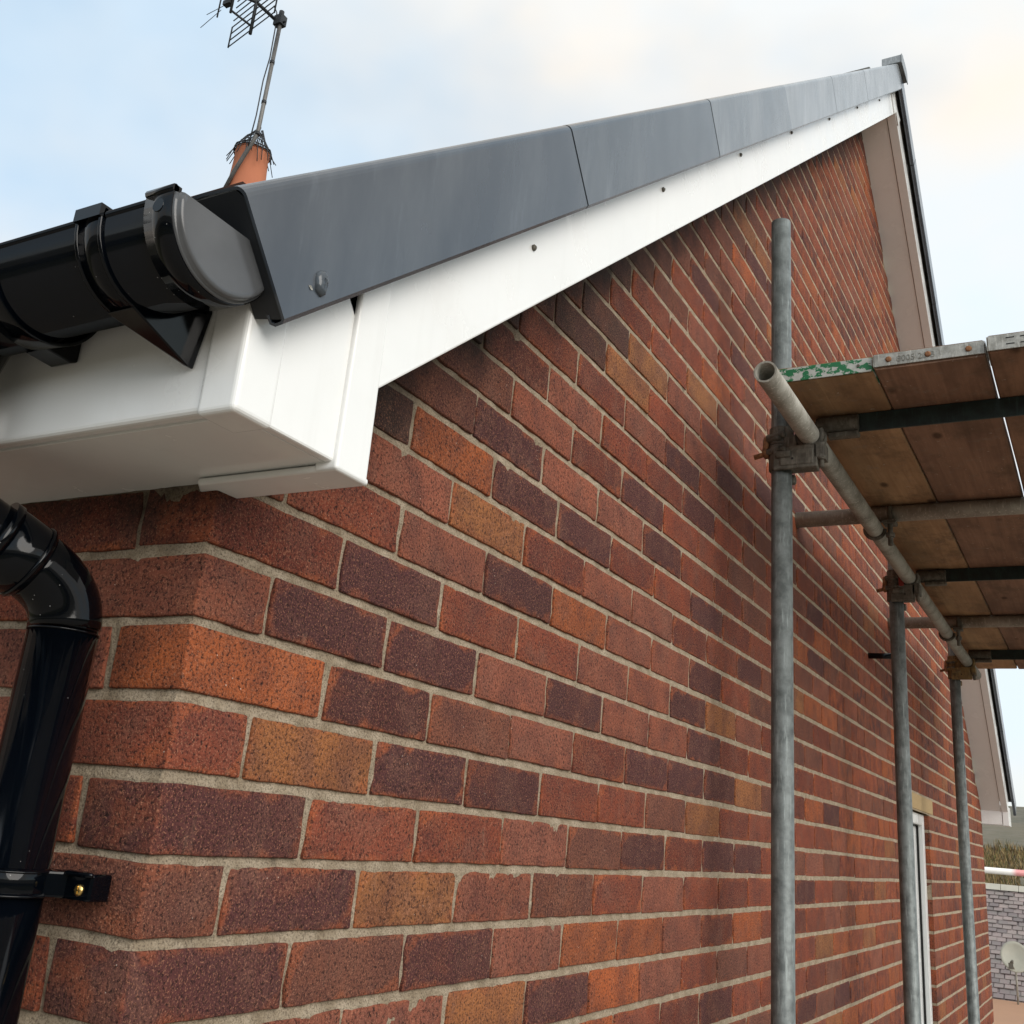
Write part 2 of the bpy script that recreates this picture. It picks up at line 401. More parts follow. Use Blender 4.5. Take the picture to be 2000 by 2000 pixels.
# solid core behind the sheets (inner leaf), with a room behind the window
m = MB(); m.box((-4.2, .11, ZG), (-.35, YD-.05, .60)); 
m.box((-.352, .11, ZG), (-.02, 3.9, .56)); m.box((-.352, 5.2, ZG), (-.02, YD-.05, .52)); m.box((-.352, 3.9, ZG), (-.02, 5.2, -1.2)); m.box((-.352, 3.9, .62), (-.02, 5.2, 1.9))
m.box((-4.2, .012, ZG), (-.02, .112, .56))
m.prism([(.7, .7), (YD-.7, .7), (AY, AZ-.1)], lambda y, z, tt: (tt, y, z), -4.2, -.02)
part(m, 'inner_leaf', ROOM)

# --- bricks
def axis_pts(h, r, n):
    core = [(-h+r) + (2*h-2*r)*i/n for i in range(n+1)]
    return [-h, -h+r*.35] + core + [h-r*.35, h]
def brick_mesh(name, Lg, H, D, seed, fine=True):
    """rounded, slightly crooked brick; local axes: u length, v up, w outwards (front face at w=0)"""
    rnd = random.Random(seed); r = .0024
    nu, nv, nw = (9, 3, 1) if fine else (1, 1, 1)
    if Lg < .13: nu = 5 if fine else 1
    U, Vv, Wd = axis_pts(Lg/2, r, nu), axis_pts(H/2, r, nv), axis_pts(D/2, r, nw if Lg > .2 or not fine else 3)
    hs = (Lg/2, H/2, D/2); idx = {}; vs = []; ed = []
    def vert(i, j, k):
        if (i, j, k) in idx: return idx[(i, j, k)]
        p = Vector((U[i], Vv[j], Wd[k]))
        q = Vector([max(-hh+r, min(hh-r, c)) for c, hh in zip(p, hs)]); d = p-q
        if d.length > 1e-9: p = q + d.normalized()*r
        s = seed*7.31
        off = Vector((noise.noise((p.y*38+s, p.z*20, 1.)), noise.noise((p.x*26+s, p.z*20, 5.)), noise.noise((p.x*30+s, p.y*30, 9.))))
        off2 = Vector((noise.noise((p.y*120+s, 3, p.z*60)), noise.noise((p.x*110+s, 7, p.z*60)), noise.noise((p.x*100+s, p.y*100, 2))))
        p2 = p + Vector((off.x*.0022+off2.x*.0010, off.y*.0017+off2.y*.0010, off.z*.0014+off2.z*.0007))
        ds = sorted(hh-abs(c) for c, hh in zip(p, hs)); ed.append(ds[1])
        vs.append((p2.x, p2.y, p2.z - D/2)); idx[(i, j, k)] = len(vs)-1; return idx[(i, j, k)]
    fs = []
    a, bq, cq = len(U)-1, len(Vv)-1, len(Wd)-1
    for j in range(bq):
        for i in range(a):
            fs.append((vert(i,j,cq), vert(i+1,j,cq), vert(i+1,j+1,cq), vert(i,j+1,cq)))
    for k in range(cq):
        for j in range(bq):
            fs.append((vert(a,j,k), vert(a,j+1,k), vert(a,j+1,k+1), vert(a,j,k+1)))
            fs.append((vert(0,j,k), vert(0,j,k+1), vert(0,j+1,k+1), vert(0,j+1,k)))
        for i in range(a):
            fs.append((vert(i,0,k), vert(i+1,0,k), vert(i+1,0,k+1), vert(i,0,k+1)))
            fs.append((vert(i,bq,k), vert(i,bq,k+1), vert(i+1,bq,k+1), vert(i+1,bq,k)))
    return vs, fs, ed
def finish_brick(name, vs, fs, ed):
    me = bpy.data.meshes.new(name); me.from_pydata(vs, [], fs); me.update()
    me.polygons.foreach_set('use_smooth', [True]*len(fs))
    at = me.attributes.new('edge_distance', 'FLOAT', 'POINT'); at.data.foreach_set('value', ed)
    me.materials.append(BRICK); return me
VAR = {}
for nm, Lg, cnt in (('stretcher', .2150, 12), ('header', .1025, 6)):
    VAR[nm] = [finish_brick('brick_'+nm, *brick_mesh(nm, Lg, .0645, .1025 if nm == 'stretcher' else .2155, 11+i+len(nm)*40)) for i in range(cnt)]
PAL = {'R': (.225, .060, .033), 'B': (.155, .062, .042), 'P': (.078, .030, .031), 'O': (.345, .100, .034), 'T': (.30, .132, .052),
       'K': (.250, .088, .056), 'D': (.150, .040, .025), 'S': (.060, .036, .030)}
COURSE = {-2: 'OKKTPOKRBK', -1: 'PBPKOOKDOR', 0: 'BPTKBRKRDR', 1: 'PRRKBPDPPR', 2: 'RTPPRRBTDR', 3: 'OPBKDPPPTB', 4: 'KPPKPKKPDR', 5: 'DPRRKKPTKD',
          6: 'BRKPOKKPRB', 7: 'BKTDKKDRPB', 8: 'DSOPPDRPDR', 9: 'DKPKKPRDBR', 10: 'SRKKDPRRBK', 11: 'RSDKRDPRBR', 12: 'RRSRDKPRDB', 13: 'RRRSTRKPRD', 14: 'RRRRSTKDRP'}
def pick(rnd, k, i):
    c = COURSE.get(k, '')
    key = c[i] if 0 <= i < len(c) else rnd.choices('RBPOTKD', (30, 22, 20, 8, 6, 16, 18))[0]
    col = PAL[key]; f = rnd.uniform(.88, 1.14); h = rnd.uniform(-.06, .06)
    col = (col[0]*f*(1+h), col[1]*f, col[2]*f*(1-h))
    al = {'R': .75, 'B': .5, 'P': .62, 'O': .5, 'T': .5, 'K': .4, 'D': .75, 'S': .1}[key]*rnd.uniform(.55, 1.15)
    return (*col, min(1, al))
def gable_frame(y, z): return Matrix(((0,0,1,0),(1,0,0,y),(0,1,0,z),(0,0,0,1)))      # u->y, v->z, w->x
def front_frame(x, z): return Matrix(((1,0,0,x),(0,0,-1,0),(0,1,0,z),(0,0,0,1)))     # u->x, v->z, w->-y
bricks = []                                   # (near-ness, matrix, kind, colour, wall)
rnd = random.Random(21)
for k in range(-66, 48):
    zc = (k+.5)*C; hdr = (k % 2 == 0)
    y = .0; i = 0; shift = 0.0 if k < 9 else (.042 if k % 2 else .036)
    while y < YD-.02:
        Lg = .1040 if (i == 0 and hdr) else .2178
        if i == 1 and shift: y += shift
        if y + Lg > YD: Lg = YD - y
        yc = y + Lg/2
        if Lg > .04 and zc - verge_line(yc) < .05:
            pieces = [(y, y+Lg)]
            if WZ0 < zc < WZ1+.0 and y+Lg > WY0+.003 and y < WY1-.003:
                pieces = []
                if y < WY0-.012: pieces.append((y, WY0-.001))
                if y+Lg > WY1+.012: pieces.append((WY1+.001, y+Lg))
            if WZ1 < zc < WZ1+.075 and y+Lg > WY0-.12 and y < WY1+.135:   # stone lintel
                pieces = []
                if y < WY0-.15: pieces.append((y, WY0-.12))
                if y+Lg > WY1+.165: pieces.append((WY1+.135, y+Lg))
            for a, bq in pieces:
                bricks.append(('G', k, i, (a+bq)/2, zc, bq-a, hdr and i == 0))
        if i == 1 and shift: pass
        y += Lg + .0072; i += 1
    # front wall: skip the corner brick, which belongs to the gable face
    if k < 6:
        x = -(.2155 if hdr else .1025) - .0095; i = 0
        while x > -3.2:
            bricks.append(('F', k, i+30, x-.10775, zc, .2155, False)); x -= .225; i += 1
    # far corner wall needs no bricks: never seen
# filler bricks where the gable bond was broken
for k in range(9, 40):
    shift = .042 if k % 2 else .036
    a0 = (.1025 if k % 2 == 0 else .2155) + .006
    if (k+.5)*C - verge_line(a0) < .05: bricks.append(('G', k, 99, a0+shift/2, (k+.5)*C, shift-.004, False))
def screen_size(bk):
    w, k, i, u, z, Lg, h = bk
    p = Vector((0, u, z)) if w == 'G' else Vector((u, 0, z))
    nrm = Vector((1,0,0)) if w == 'G' else Vector((0,-1,0))
    d = p - CP; dep = d.dot(RZ)
    if dep < .1: return 0
    px = d.dot(RX)/dep*2051+991; py = d.dot(RY)/dep*2051+914
    if not (-60 < px < 2060 and -60 < py < 2080): return 0
    return Lg*.065*abs(d.normalized().dot(nrm))/dep**2
bricks.sort(key=screen_size, reverse=True)
SV, SF, SE, SC = [], [], [], []
cnt = 0
for bk in bricks:
    w, k, i, u, z, Lg, head = bk
    rnd = random.Random(hash((w, k, i, round(u, 3))) & 0xffff if False else (k*131 + i*17 + (5 if w == 'F' else 0) + 9000))
    colr = pick(rnd, k, i if i < 30 else 500)
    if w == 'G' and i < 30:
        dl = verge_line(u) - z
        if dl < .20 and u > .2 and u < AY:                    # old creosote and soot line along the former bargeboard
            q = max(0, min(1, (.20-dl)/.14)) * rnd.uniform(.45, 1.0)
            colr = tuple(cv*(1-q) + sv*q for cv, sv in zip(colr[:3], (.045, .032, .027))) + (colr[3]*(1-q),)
    jw = rnd.uniform(-.0016, .0012) if u < 1.1 and z < .9 else rnd.uniform(-.0005, .0008); ju = rnd.uniform(-.0016, .0016); jz = rnd.uniform(-.0011, .0011)
    if i == 0 and w == 'G': ju *= .3; jw = rnd.uniform(-.0006, .0006)
    fr = gable_frame(u+ju, z+jz) if w == 'G' else front_frame(u+ju, z+jz)
    fr = fr @ Matrix.Rotation(R_(rnd.uniform(-.28, .28)), 4, 'Z'); fr.translation += (Vector((1,0,0)) if w == 'G' else Vector((0,-1,0)))*jw
    base = .1025 if Lg < .15 else .2155
    if head or Lg < .15: kn, D = 'header', .2155
    else: kn, D = 'stretcher', .1025
    if w == 'G' and i == 0 and k > 5: pass
    if cnt < 296 and screen_size(bk) > 0:
        me = rnd.choice(VAR[kn]); o = bpy.data.objects.new('brick', me); COL.objects.link(o)
        o.parent = GW if w == 'G' else FW
        o.matrix_local = fr @ Matrix.Diagonal((Lg/base*rnd.uniform(.988, 1.006), rnd.uniform(.985, 1.01), 1, 1))
        o.color = colr; cnt += 1
    elif z > -1.6 or w == 'G' and z > -1.3:
        dep = (Vector((0, u, z)) - CP).dot(RZ) if w == 'G' else 9
        vs, fs, ed = brick_mesh(kn, Lg*rnd.uniform(.985, 1.0), .0642, .1025, k*13+i, fine=False)
        o_ = len(SV); SV += [tuple(fr @ Vector(v)) for v in vs]; SF += [tuple(a+o_ for a in f) for f in fs]; SE += ed; SC += [colr]*len(vs)
def stuff_bricks(V, F, Ed, Cc, name, parent):
    me = bpy.data.meshes.new(name); me.from_pydata(V, [], F); me.update()
    me.polygons.foreach_set('use_smooth', [True]*len(F))
    me.attributes.new('edge_distance', 'FLOAT', 'POINT').data.foreach_set('value', Ed)
    ca = me.attributes.new('brick_colour', 'FLOAT_COLOR', 'POINT'); ca.data.foreach_set('color', [c for q in Cc for c in q])
    me.materials.append(BRICK_ST); o = bpy.data.objects.new(name, me); COL.objects.link(o); o.parent = parent; return kind(o, 'stuff')
stuff_bricks(SV, SF, SE, SC, 'brick_courses', GW)

# --- lintel and window
m = MB(); m.box((-.10, WY0-.115, WZ1+.004), (.0015, WY1+.13, WZ1+.072)); part(m, 'lintel', STONE, bevel=.003)
WIN = None
def frame_box(m, x0, x1, y0, y1, z0, z1, w):
    m.box((x0, y0, z0), (x1, y0+w, z1)); m.box((x0, y1-w, z0), (x1, y1, z1)); m.box((x0, y0+w, z1-w), (x1, y1-w, z1)); m.box((x0, y0+w, z0), (x1, y1-w, z0+w))
m = MB(); frame_box(m, -.135, -.022, WY0+.006, WY1-.006, WZ0+.03, WZ1-.004, .050); WIN = part(m, 'window', WHITE, bevel=.003)
m = MB(); frame_box(m, -.128, -.052, WY0+.062, WY1-.062, WZ0+.086, WZ1-.060, .046); sub(m, 'sash', WHITE, WIN, .004)
m = MB(); m.box((-.106, WY0+.106, WZ0+.130), (-.098, WY1-.106, WZ1-.104)); sub(m, 'pane', GLASS, WIN)
m = MB(); frame_box(m, -.0515, -.042, WY0+.0562, WY1-.0562, WZ0+.0802, WZ1-.0542, .0035); sub(m, 'gasket', DARK, WIN)
m = MB(); m.box((-.10, WY0-.03, WZ0-.05), (.045, WY1+.03, WZ0-.004)); sub(m, 'sill', WHITE, WIN, .004)
# --- overflow pipe through the wall
m = MB(); m.tube([(-.05, 3.50, .893), (.135, 3.495, .888)], .0115, 16, True); part(m, 'overflow_pipe', BLACK)

# --- eaves: fascia, soffit, box end
XB, YF, ZS = .165, -.155, .445
m = MB(); m.box((-3.6, YF, ZS+.001), (XB-.001, YF+.016, .585)); FASCIA = part(m, 'fascia', WHITE, bevel=.005, seg=3)
m = MB(); m.box((-3.6, YF+.017, ZS+.0005), (XB-.012, .02, ZS+.010)); part(m, 'soffit', WHITE, bevel=.001)
m = MB(); m.prism([(YF+.017, ZS), (.012, ZS), (.012, .655), (YF+.017, .545)], lambda y, z, tt: (tt, y, z), XB-.011, XB)
BOX = part(m, 'box_end', WHITE, bevel=.0025)
m = MB()                                                  # moulded corner cap at the front of the box
m.box((.122, YF-.0028, ZS-.0025), (XB+.0028, -.108, .560))
part(m, 'corner_cap', WHITE, bevel=.0055, seg=4)
m = MB()                                                  # cover strip where box end meets bargeboard, wrapped underneath
m.prism([(-.019, ZS-.008), (.031, ZS-.008), (.030, .690), (-.017, .655)], lambda y, z, tt: (tt, y, z), XB-.022, XB+.0058)
m.prism([(-.028, .004), (-.010, -.018), (XB+.0055, -.018), (XB+.0055, .034), (-.006, .034)], lambda x, y, tt: (x, y, tt), ZS-.0085, ZS-.0008)
part(m, 'cover_strip', WHITE, bevel=.0034, seg=4)

# --- bargeboards and sloping soffits
def slope_frame(side):
    sl = SL if side < 0 else SR; th = math.atan(sl); c, s = math.cos(th), math.sin(th)
    if side < 0: return lambda s_, n, x: (x, s_*c - n*s, .515 + s_*s + n*c), c, s
    return lambda s_, n, x: (x, YD - (s_*c - n*s), .53 + s_*s + n*c), c, s
def apex_s(side, n):
    f, c, s = slope_frame(side); ly = AY if side < 0 else YD-AY; return (ly + n*s)/c
for side in (-1, 1):
    f, c, s = slope_frame(side); s0 = .030/c if side < 0 else -.012
    m = MB(); n0, n1 = -.001, .165
    prof = [(XB, n0), (XB, n1), (XB-.016, n1), (XB-.016, n0+.012), (XB-.041, n0+.012), (XB-.041, n0)]
    vs = [f(s0, n, x) for x, n in prof] + [f(apex_s(side, n), n, x) for x, n in prof]; k = len(prof)
    m.add(vs, [tuple(range(k)), tuple(range(2*k-1, k-1, -1))] + [(i, (i+1) % k, (i+1) % k + k, i+k) for i in range(k)])
    BARGE = part(m, 'bargeboard', WHITE, bevel=.0022)
    if side < 0: NEARB = BARGE
    m = MB(); prof = [(-.02, .002), (XB-.0435, .002), (XB-.0435, .011), (-.02, .011)]
    s1 = s0 if side < 0 else -.01
    vs = [f(s1, n, x) for x, n in prof] + [f(apex_s(side, n), n, x) for x, n in prof]; k = 4
    m.add(vs, [(0,1,2,3), (7,6,5,4)] + [(i, (i+1) % k, (i+1) % k + k, i+k) for i in range(k)])
    part(m, 'sloping_soffit', WHITE)
# apex cover plate
m = MB(); m.prism([(AY-.115, verge_line(AY-.115)+.13), (AY-.05, verge_line(AY-.05)-.002), (AY, AZ+.006), (AY+.05, verge_line(AY+.05)-.002), (AY+.115, verge_line(AY+.115)+.13)],
        lambda y, z, tt: (tt, y, z), XB+.0006, XB+.006)
part(m, 'apex_plate', WHITE, bevel=.002)
# nail heads along the near bargeboard
for y, z in ((.328, .875), (.782, 1.255), (1.245, 1.642), (1.709, 2.028), (2.2, 2.425), (2.694, 2.831), (3.215, 3.25)):
    m = MB(); m.tube([(XB-.002, y, z), (XB+.0022, y, z), (XB+.0045, y, z-.0005)], [.004, .0046, .0026], 12)
    o = sub(m, 'nail', COUP, NEARB)
# far eaves box (rear side of the house)
m = MB(); m.box((-.02, YD+.002, ZS), (XB-.0385, YD+.15, .545)); part(m, 'rear_box_end', WHITE, bevel=.002)
m = MB(); m.box((XB-.036, YD-.001, ZS-.004), (XB+.002, YD+.155, .56)); part(m, 'rear_corner_cap', WHITE, bevel=.002)

# --- dry verge units
VT = .0028
def verge_profile(h0=.099, h1=.219, xo=.200):
    r = .011; pts = [(xo-.018, h0+.010), (xo-.0175, h0+.002), (xo-.012, h0-.001), (xo-.004, h0), (xo, h0+.004), (xo, h1-r)]
    for i in range(1, 6):
        a = math.pi/2*i/5; pts.append((xo-r+r*math.cos(a), h1-r+r*math.sin(a)))
    pts += [(xo-.045, h1+.0015), (xo-.075, h1+.0005)]
    inn = []
    for i, (x, n) in enumerate(pts):
        a = Vector(pts[max(0, i-1)]); bq = Vector(pts[min(len(pts)-1, i+1)]); d = (bq-a).normalized(); nn = Vector((-d.y, d.x))
        inn.append((x+nn.x*VT, n+nn.y*VT))
    return pts + inn[::-1], len(pts)
PROF, NP = verge_profile()
def verge_unit(side, sa, sb, lift, apex=False, sheen=0, name='verge_cap'):
    f, c, s = slope_frame(side); k = len(PROF); m = MB()
    def end(sv, ap): return [f(apex_s(side, n)-.004 if ap else sv, n+lift*.4, x+lift) for x, n in PROF]
    A, B = end(sa, False), end(sb, apex)
    segs = 6; rows = [[Vector(a).lerp(Vector(bq), i/segs) for a, bq in zip(A, B)] for i in range(segs+1)]
    for i, row in enumerate(rows):
        for j, v in enumerate(row): v.x += .0007*noise.noise((v.y*4+side, v.z*4, j*.15))
    vs = [v for row in rows for v in row]; fs = []
    for i in range(segs):
        for j in range(k):
            j2 = (j+1) % k; fs.append((i*k+j, i*k+j2, (i+1)*k+j2, (i+1)*k+j))
    m.add(vs, fs, False)
    for base in (0, segs*k):
        q = []
        for j in range(NP-1): q.append((base+j, base+j+1, base+k-2-j, base+k-1-j))
        m.f += q; m.smooth += [False]*len(q)
    return part(m, name, VERGE_SHEEN[min(sheen, 3)])
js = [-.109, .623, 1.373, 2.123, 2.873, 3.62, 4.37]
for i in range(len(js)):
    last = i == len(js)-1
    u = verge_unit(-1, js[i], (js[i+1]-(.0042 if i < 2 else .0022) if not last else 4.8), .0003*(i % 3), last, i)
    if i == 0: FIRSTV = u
js = [-.14, .62, 1.37, 2.12, 2.87, 3.62, 4.37]
for i in range(len(js)):
    last = i == len(js)-1
    verge_unit(1, js[i], (js[i+1]-.0042 if not last else 4.8), .0003*(i % 3), last)
f, c, s = slope_frame(-1); m = MB()
prof = [(.168, .108), (.1968, .103), (.1968, .208), (.190, .2155), (.128, .2160), (.128, .190), (.168, .176)]
vs = [f(-.1085, n, x) for x, n in prof] + [f(-.086, n, x) for x, n in prof]; k = len(prof)
m.add(vs, [tuple(range(k)), tuple(range(2*k-1, k-1, -1))] + [(i, (i+1) % k, (i+1) % k + k, i+k) for i in range(k)])
sub(m, 'verge_stop', VDARK, FIRSTV)
# painted-over fixing and a scrape near the lower end of the first unit
rv = random.Random(3); m = MB(); vs = []; fs = []
cy, cz = -.112, .5815
rings = [(0, .0048), (.5, .0040), (.85, .0016)]
NS = 14
for rr, hgt in ((1.0, -.0005), (.93, .0022), (.62, .0046), (.25, .0050)):
    for k in range(NS):
        a = 2*math.pi*k/NS; q = 1+.3*noise.noise((math.cos(a)*1.7, math.sin(a)*1.7, rr*3))
        vs.append((.2002+hgt*(1+.7*noise.noise((a*2, rr*5, 1))), cy+.0082*rr*q*math.cos(a), cz+.0125*rr*q*math.sin(a)))
for i in range(3):
    for k in range(NS): fs.append((i*NS+k, i*NS+(k+1) % NS, (i+1)*NS+(k+1) % NS, (i+1)*NS+k))
fs.append(tuple(3*NS+k for k in range(NS)))
m.add(vs, fs, True); GLOSSV = plastic('verge_grey_gloss', (.06, .072, .085), .2); sub(m, 'fixing_head', GLOSSV, FIRSTV)
m = MB(); m.add([(.2004, -.1275, .5705), (.2012, -.1245, .5715), (.2004, -.1205, .5690), (.2011, -.1240, .5675)], [(0,1,2,3)]); sub(m, 'scrape', BAND, FIRSTV)

# --- roof: stepped tile courses, eaves felt, ridge
m = MB()
for side in (-1, 1):
    f, c, s = slope_frame(side); sl_end = apex_s(side, .2)
    k = 0; s0 = -.092
    while s0 < sl_end:
        s1 = min(s0+.375, sl_end); a = .190; bq = .176
        P = [f(s0, a, .187), f(s1, bq, .187), f(s1, bq+.02, .187), f(s0, a+.024, .187)]
        if side > 0 or True:
            Q = [(-3.6 if side > 0 else -.9, *v[1:]) for v in P]; Q = [(-3.6, *v[1:]) for v in P]
            P2 = [((.187 if side > 0 else -.82), *v[1:]) for v in P]
            m.add(P2+Q, [(0,1,2,3), (7,6,5,4), (0,4,5,1), (1,5,6,2), (2,6,7,3), (3,7,4,0)])
        s0 += .345; k += 1
    P = [f(-.08, .165, .15), f(sl_end, .158, .15), f(sl_end, .164, .15), f(-.08, .171, .15)]
    m.add(P+[(-3.6, *v[1:]) for v in P], [(0,1,2,3), (7,6,5,4), (0,4,5,1), (1,5,6,2), (2,6,7,3), (3,7,4,0)])
ROOF = part(m, 'roof', TILE)
f, c, s = slope_frame(-1); sl_end = apex_s(-1, .2)
m = MB(); P = [(0, .0), (.375, -.014), (.375, .006), (0, .024)]
m.prism([(q, r) for q, r in P], lambda q, r, tt: (tt, q*c - r*s, q*s + r*c), -.1645, .1645)
tile_me = m.build('roof_tile', TILE, None, .004).data; proto = bpy.data.objects[-1] if False else None
for o in list(COL.objects):
    if o.name == 'roof_tile': proto = o
rr = random.Random(5); firstt = True
for j in range(3):
    s0 = -.092; i = 0
    while s0 < sl_end-.3:
        o = proto if firstt else proto.copy()
        if not firstt: COL.objects.link(o)
        firstt = False
        x, y, z = f(s0, .190, .0215 - j*.331); o.location = (x, y, z+.0); o.parent = ROOF
        o.rotation_euler = (rr.uniform(-.004, .004), 0, rr.uniform(-.006, .006)); s0 += .345
# eaves tray dropping into the gutter
m = MB(); P = [f(-.18, .168, 0), f(.05, .150, 0)]
m.prism([(-.205, .532), (-.200, .530), (-.176, .592), (-.10, .655), (-.105, .661), (-.182, .600)], lambda y, z, tt: (tt, y, z), -3.6, .183)
part(m, 'eaves_tray', VDARK)
# ridge tiles
def ridge(m, x0, x1, zt, w=.135, d=.112, th=.014):
    m.prism([(-w, -d), (-.03, -.012), (0, 0), (.03, -.012), (w, -d), (w-.012, -d-.004), (0, -th-.01), (-w+.012, -d-.004)], lambda y, z, tt: (tt, AY+y, zt+z), x0, x1)
m = MB(); m.prism([(-.082, -.060), (-.076, -.014), (-.05, -.002), (.05, -.002), (.076, -.014), (.082, -.060)], lambda y, z, tt: (tt, AY+y, 3.790+z), .125, .2135); m.prism([(-.086, -.070), (-.080, -.012), (-.05, .002), (.05, .002), (.080, -.012), (.086, -.070)], lambda y, z, tt: (tt, AY+y, 3.790+z), .2135, .2175)
part(m, 'ridge_end_cap', steel('ridge_cap_grey', (.27, .295, .31), (.20, .22, .235), .4, .0, 20), bevel=.003)
for i in range(8):
    m = MB(); ridge(m, .070-.455*(i+1), .070-.455*i-.008, 3.803, th=.016); part(m, 'ridge_tile', TILE, bevel=.004)

# --- chimney with pot and bird guard
CX, CY = -4.070, 3.66
CH = empty('chimney', 'brick chimney stack with orange clay pot behind the grey verge', 'chimney', (CX, CY, 3.2))
m = MB(); m.box((CX-.34, CY-.34, 3.0), (CX+.34, CY+.34, 3.80)); m.box((CX-.38, CY-.38, 3.80), (CX+.38, CY+.38, 3.87))
st = m.build('stack', None); st.data.materials.append(BRICK_ST); reparent_keep(st, CH)
ca = st.data.attributes.new('brick_colour', 'FLOAT_COLOR', 'POINT'); ca.data.foreach_set('color', [c for _ in st.data.vertices for c in (.2, .07, .04, .5)])
m = MB(); vs = []
prof = [(.142, 3.88), (.138, 4.02), (.124, 4.2), (.114, 4.40), (.118, 4.41), (.118, 4.445), (.105, 4.45), (.10, 4.1)]
SG = 36
for r, z in prof:
    for k in range(SG): vs.append((CX+r*math.cos(2*math.pi*k/SG), CY+r*math.sin(2*math.pi*k/SG), z))
m.add(vs, [(i*SG+k, i*SG+(k+1) % SG, (i+1)*SG+(k+1) % SG, (i+1)*SG+k) for i in range(len(prof)-1) for k in range(SG)], True)
POT = m.build('chimney_pot', TERRA); reparent_keep(POT, CH)
m = MB(); m.prism([(-.30, 0), (.30, 0), (.2, .09), (-.2, .09)], lambda a, z, tt: (CX+tt, CY+a, 3.87+z), -.3, .3); o = m.build('flaunching', MORTAR); reparent_keep(o, CH)
m = MB(); rw = random.Random(11)
for k in range(22):
    a = 2*math.pi*k/22; ca_, sa_ = math.cos(a), math.sin(a)
    top = Vector((CX+.03+.02*ca_, CY+.02*sa_, 4.625+rw.uniform(-.02, .01)))
    m.tube([top, (CX+.07*ca_, CY+.07*sa_, 4.55), (CX+.128*ca_, CY+.128*sa_, 4.445), (CX+(.135+rw.uniform(0, .045))*ca_, CY+(.135+rw.uniform(0, .045))*sa_, 4.40-rw.uniform(.0, .13))], .0032, 6)
for zr, r in ((4.455, .126), (4.435, .130), (4.50, .10), (4.54, .075)):
    m.tube([(CX+r*math.cos(2*math.pi*k/20), CY+r*math.sin(2*math.pi*k/20), zr+rw.uniform(-.006, .006)) for k in range(21)], .0055 if r > .12 else .003, 6)
o = m.build('bird_guard', VDARK); reparent_keep(o, CH)

# --- television aerial strapped to the chimney
AE = empty('television_aerial', 'grid television aerial on a cranked pole strapped to the clay chimney pot', 'aerial', (CX+.02, CY-.19, 4.05))
ALU = steel('aerial_mast', (.17, .165, .155), (.05, .05, .05), .55, .4, 2.2)
ALD = steel('aerial_dark', (.030, .034, .038), (.014, .016, .018), .6, .3)
ay = CY-.145
def ae(mb, n, mm): o = mb.build(n, mm); reparent_keep(o, AE); return o
m = MB(); m.tube([(-4.120, ay, 4.05), (-4.05, ay, 4.20), (-3.955, ay, 4.36), (-3.918, ay, 4.42), (-3.905, ay+.005, 4.49), (-3.905, ay+.02, 5.47)], .0145, 14); ae(m, 'mast', ALU)
m = MB(); m.tube([(-3.945, ay-.02, 4.36), (-3.924, ay-.02, 4.60), (-3.934, ay-.01, 4.9), (-3.922, ay, 5.1), (-3.926, ay, 5.4), (-3.94, ay, 5.5), (-3.97, ay-.01, 5.56)], .0045, 8); ae(m, 'cable', VDARK)
for z in (4.46, 4.72, 5.06):
    m = MB(); m.tube([(-3.906, ay+.005+(z-4.46)*.015, z-.012), (-3.906, ay+.005+(z-4.46)*.015, z+.012)], .0175, 14); ae(m, 'tape', VDARK)
bx, by, bz = -3.910, ay+.018, 5.435
m = MB(); m.box((bx-.035, by-.03, bz-.05), (bx+.035, by+.03, bz+.03)); m.tube([(bx, by, bz+.02), (bx, by, bz+.075)], .019, 12); m.tube([(bx+.03, by, bz-.03), (bx+.06, by, bz-.03)], .007, 8); ae(m, 'clamp', ALD)
sx, sy = -3.965, 3.34
m = MB(); m.tube([(bx-.03, by, bz), (sx, sy, bz+.015), (sx-.075, sy-.11, bz+.02)], .0125, 10); ae(m, 'boom', ALD)
ux, uy = .972, -.235                                       # direction of the reflector rods
m = MB()
m.tube([(sx, sy, 5.175), (sx, sy, 5.80)], .012, 10)
for sgn, w in ((-1, .28), (1, .275)):
    ex, ey = sx+sgn*ux*w, sy+sgn*uy*w
    for i in range(9): m.tube([(sx, sy, 5.21+i*.058), (ex, ey, 5.21+i*.058)], .0048, 6)
    m.tube([(ex, ey, 5.205), (ex, ey, 5.21+3*.058)] if sgn < 0 else [(ex, ey, 5.205), (ex, ey, 5.69)], .0055, 8)
ae(m, 'reflector_grid', ALD)
m = MB(); dx, dy = sx-.085, sy-.13
m.tube([(dx, dy, 5.28), (dx, dy, 5.80)], .009, 8); m.tube([(sx, sy, 5.24), (dx, dy, 5.30)], .008, 8)
m.tube([(dx-.10, dy-.02, 5.26), (dx-.10, dy-.02, 5.66)], .0055, 8)
m.box((dx-.075, dy-.02, 5.36), (dx-.01, dy+.02, 5.395)); m.tube([(dx-.08, dy, 5.37), (dx-.2, dy-.03, 5.31)], .0025, 6); m.tube([(dx-.1, dy, 5.34), (dx-.235, dy-.03, 5.21)], .0025, 6); m.tube([(dx-.08, dy, 5.50), (dx-.17, dy-.03, 5.51)], .0025, 6)
m.box((dx-.09, dy-.02, 5.50), (dx-.005, dy+.02, 5.54))
ae(m, 'dipole', ALD)

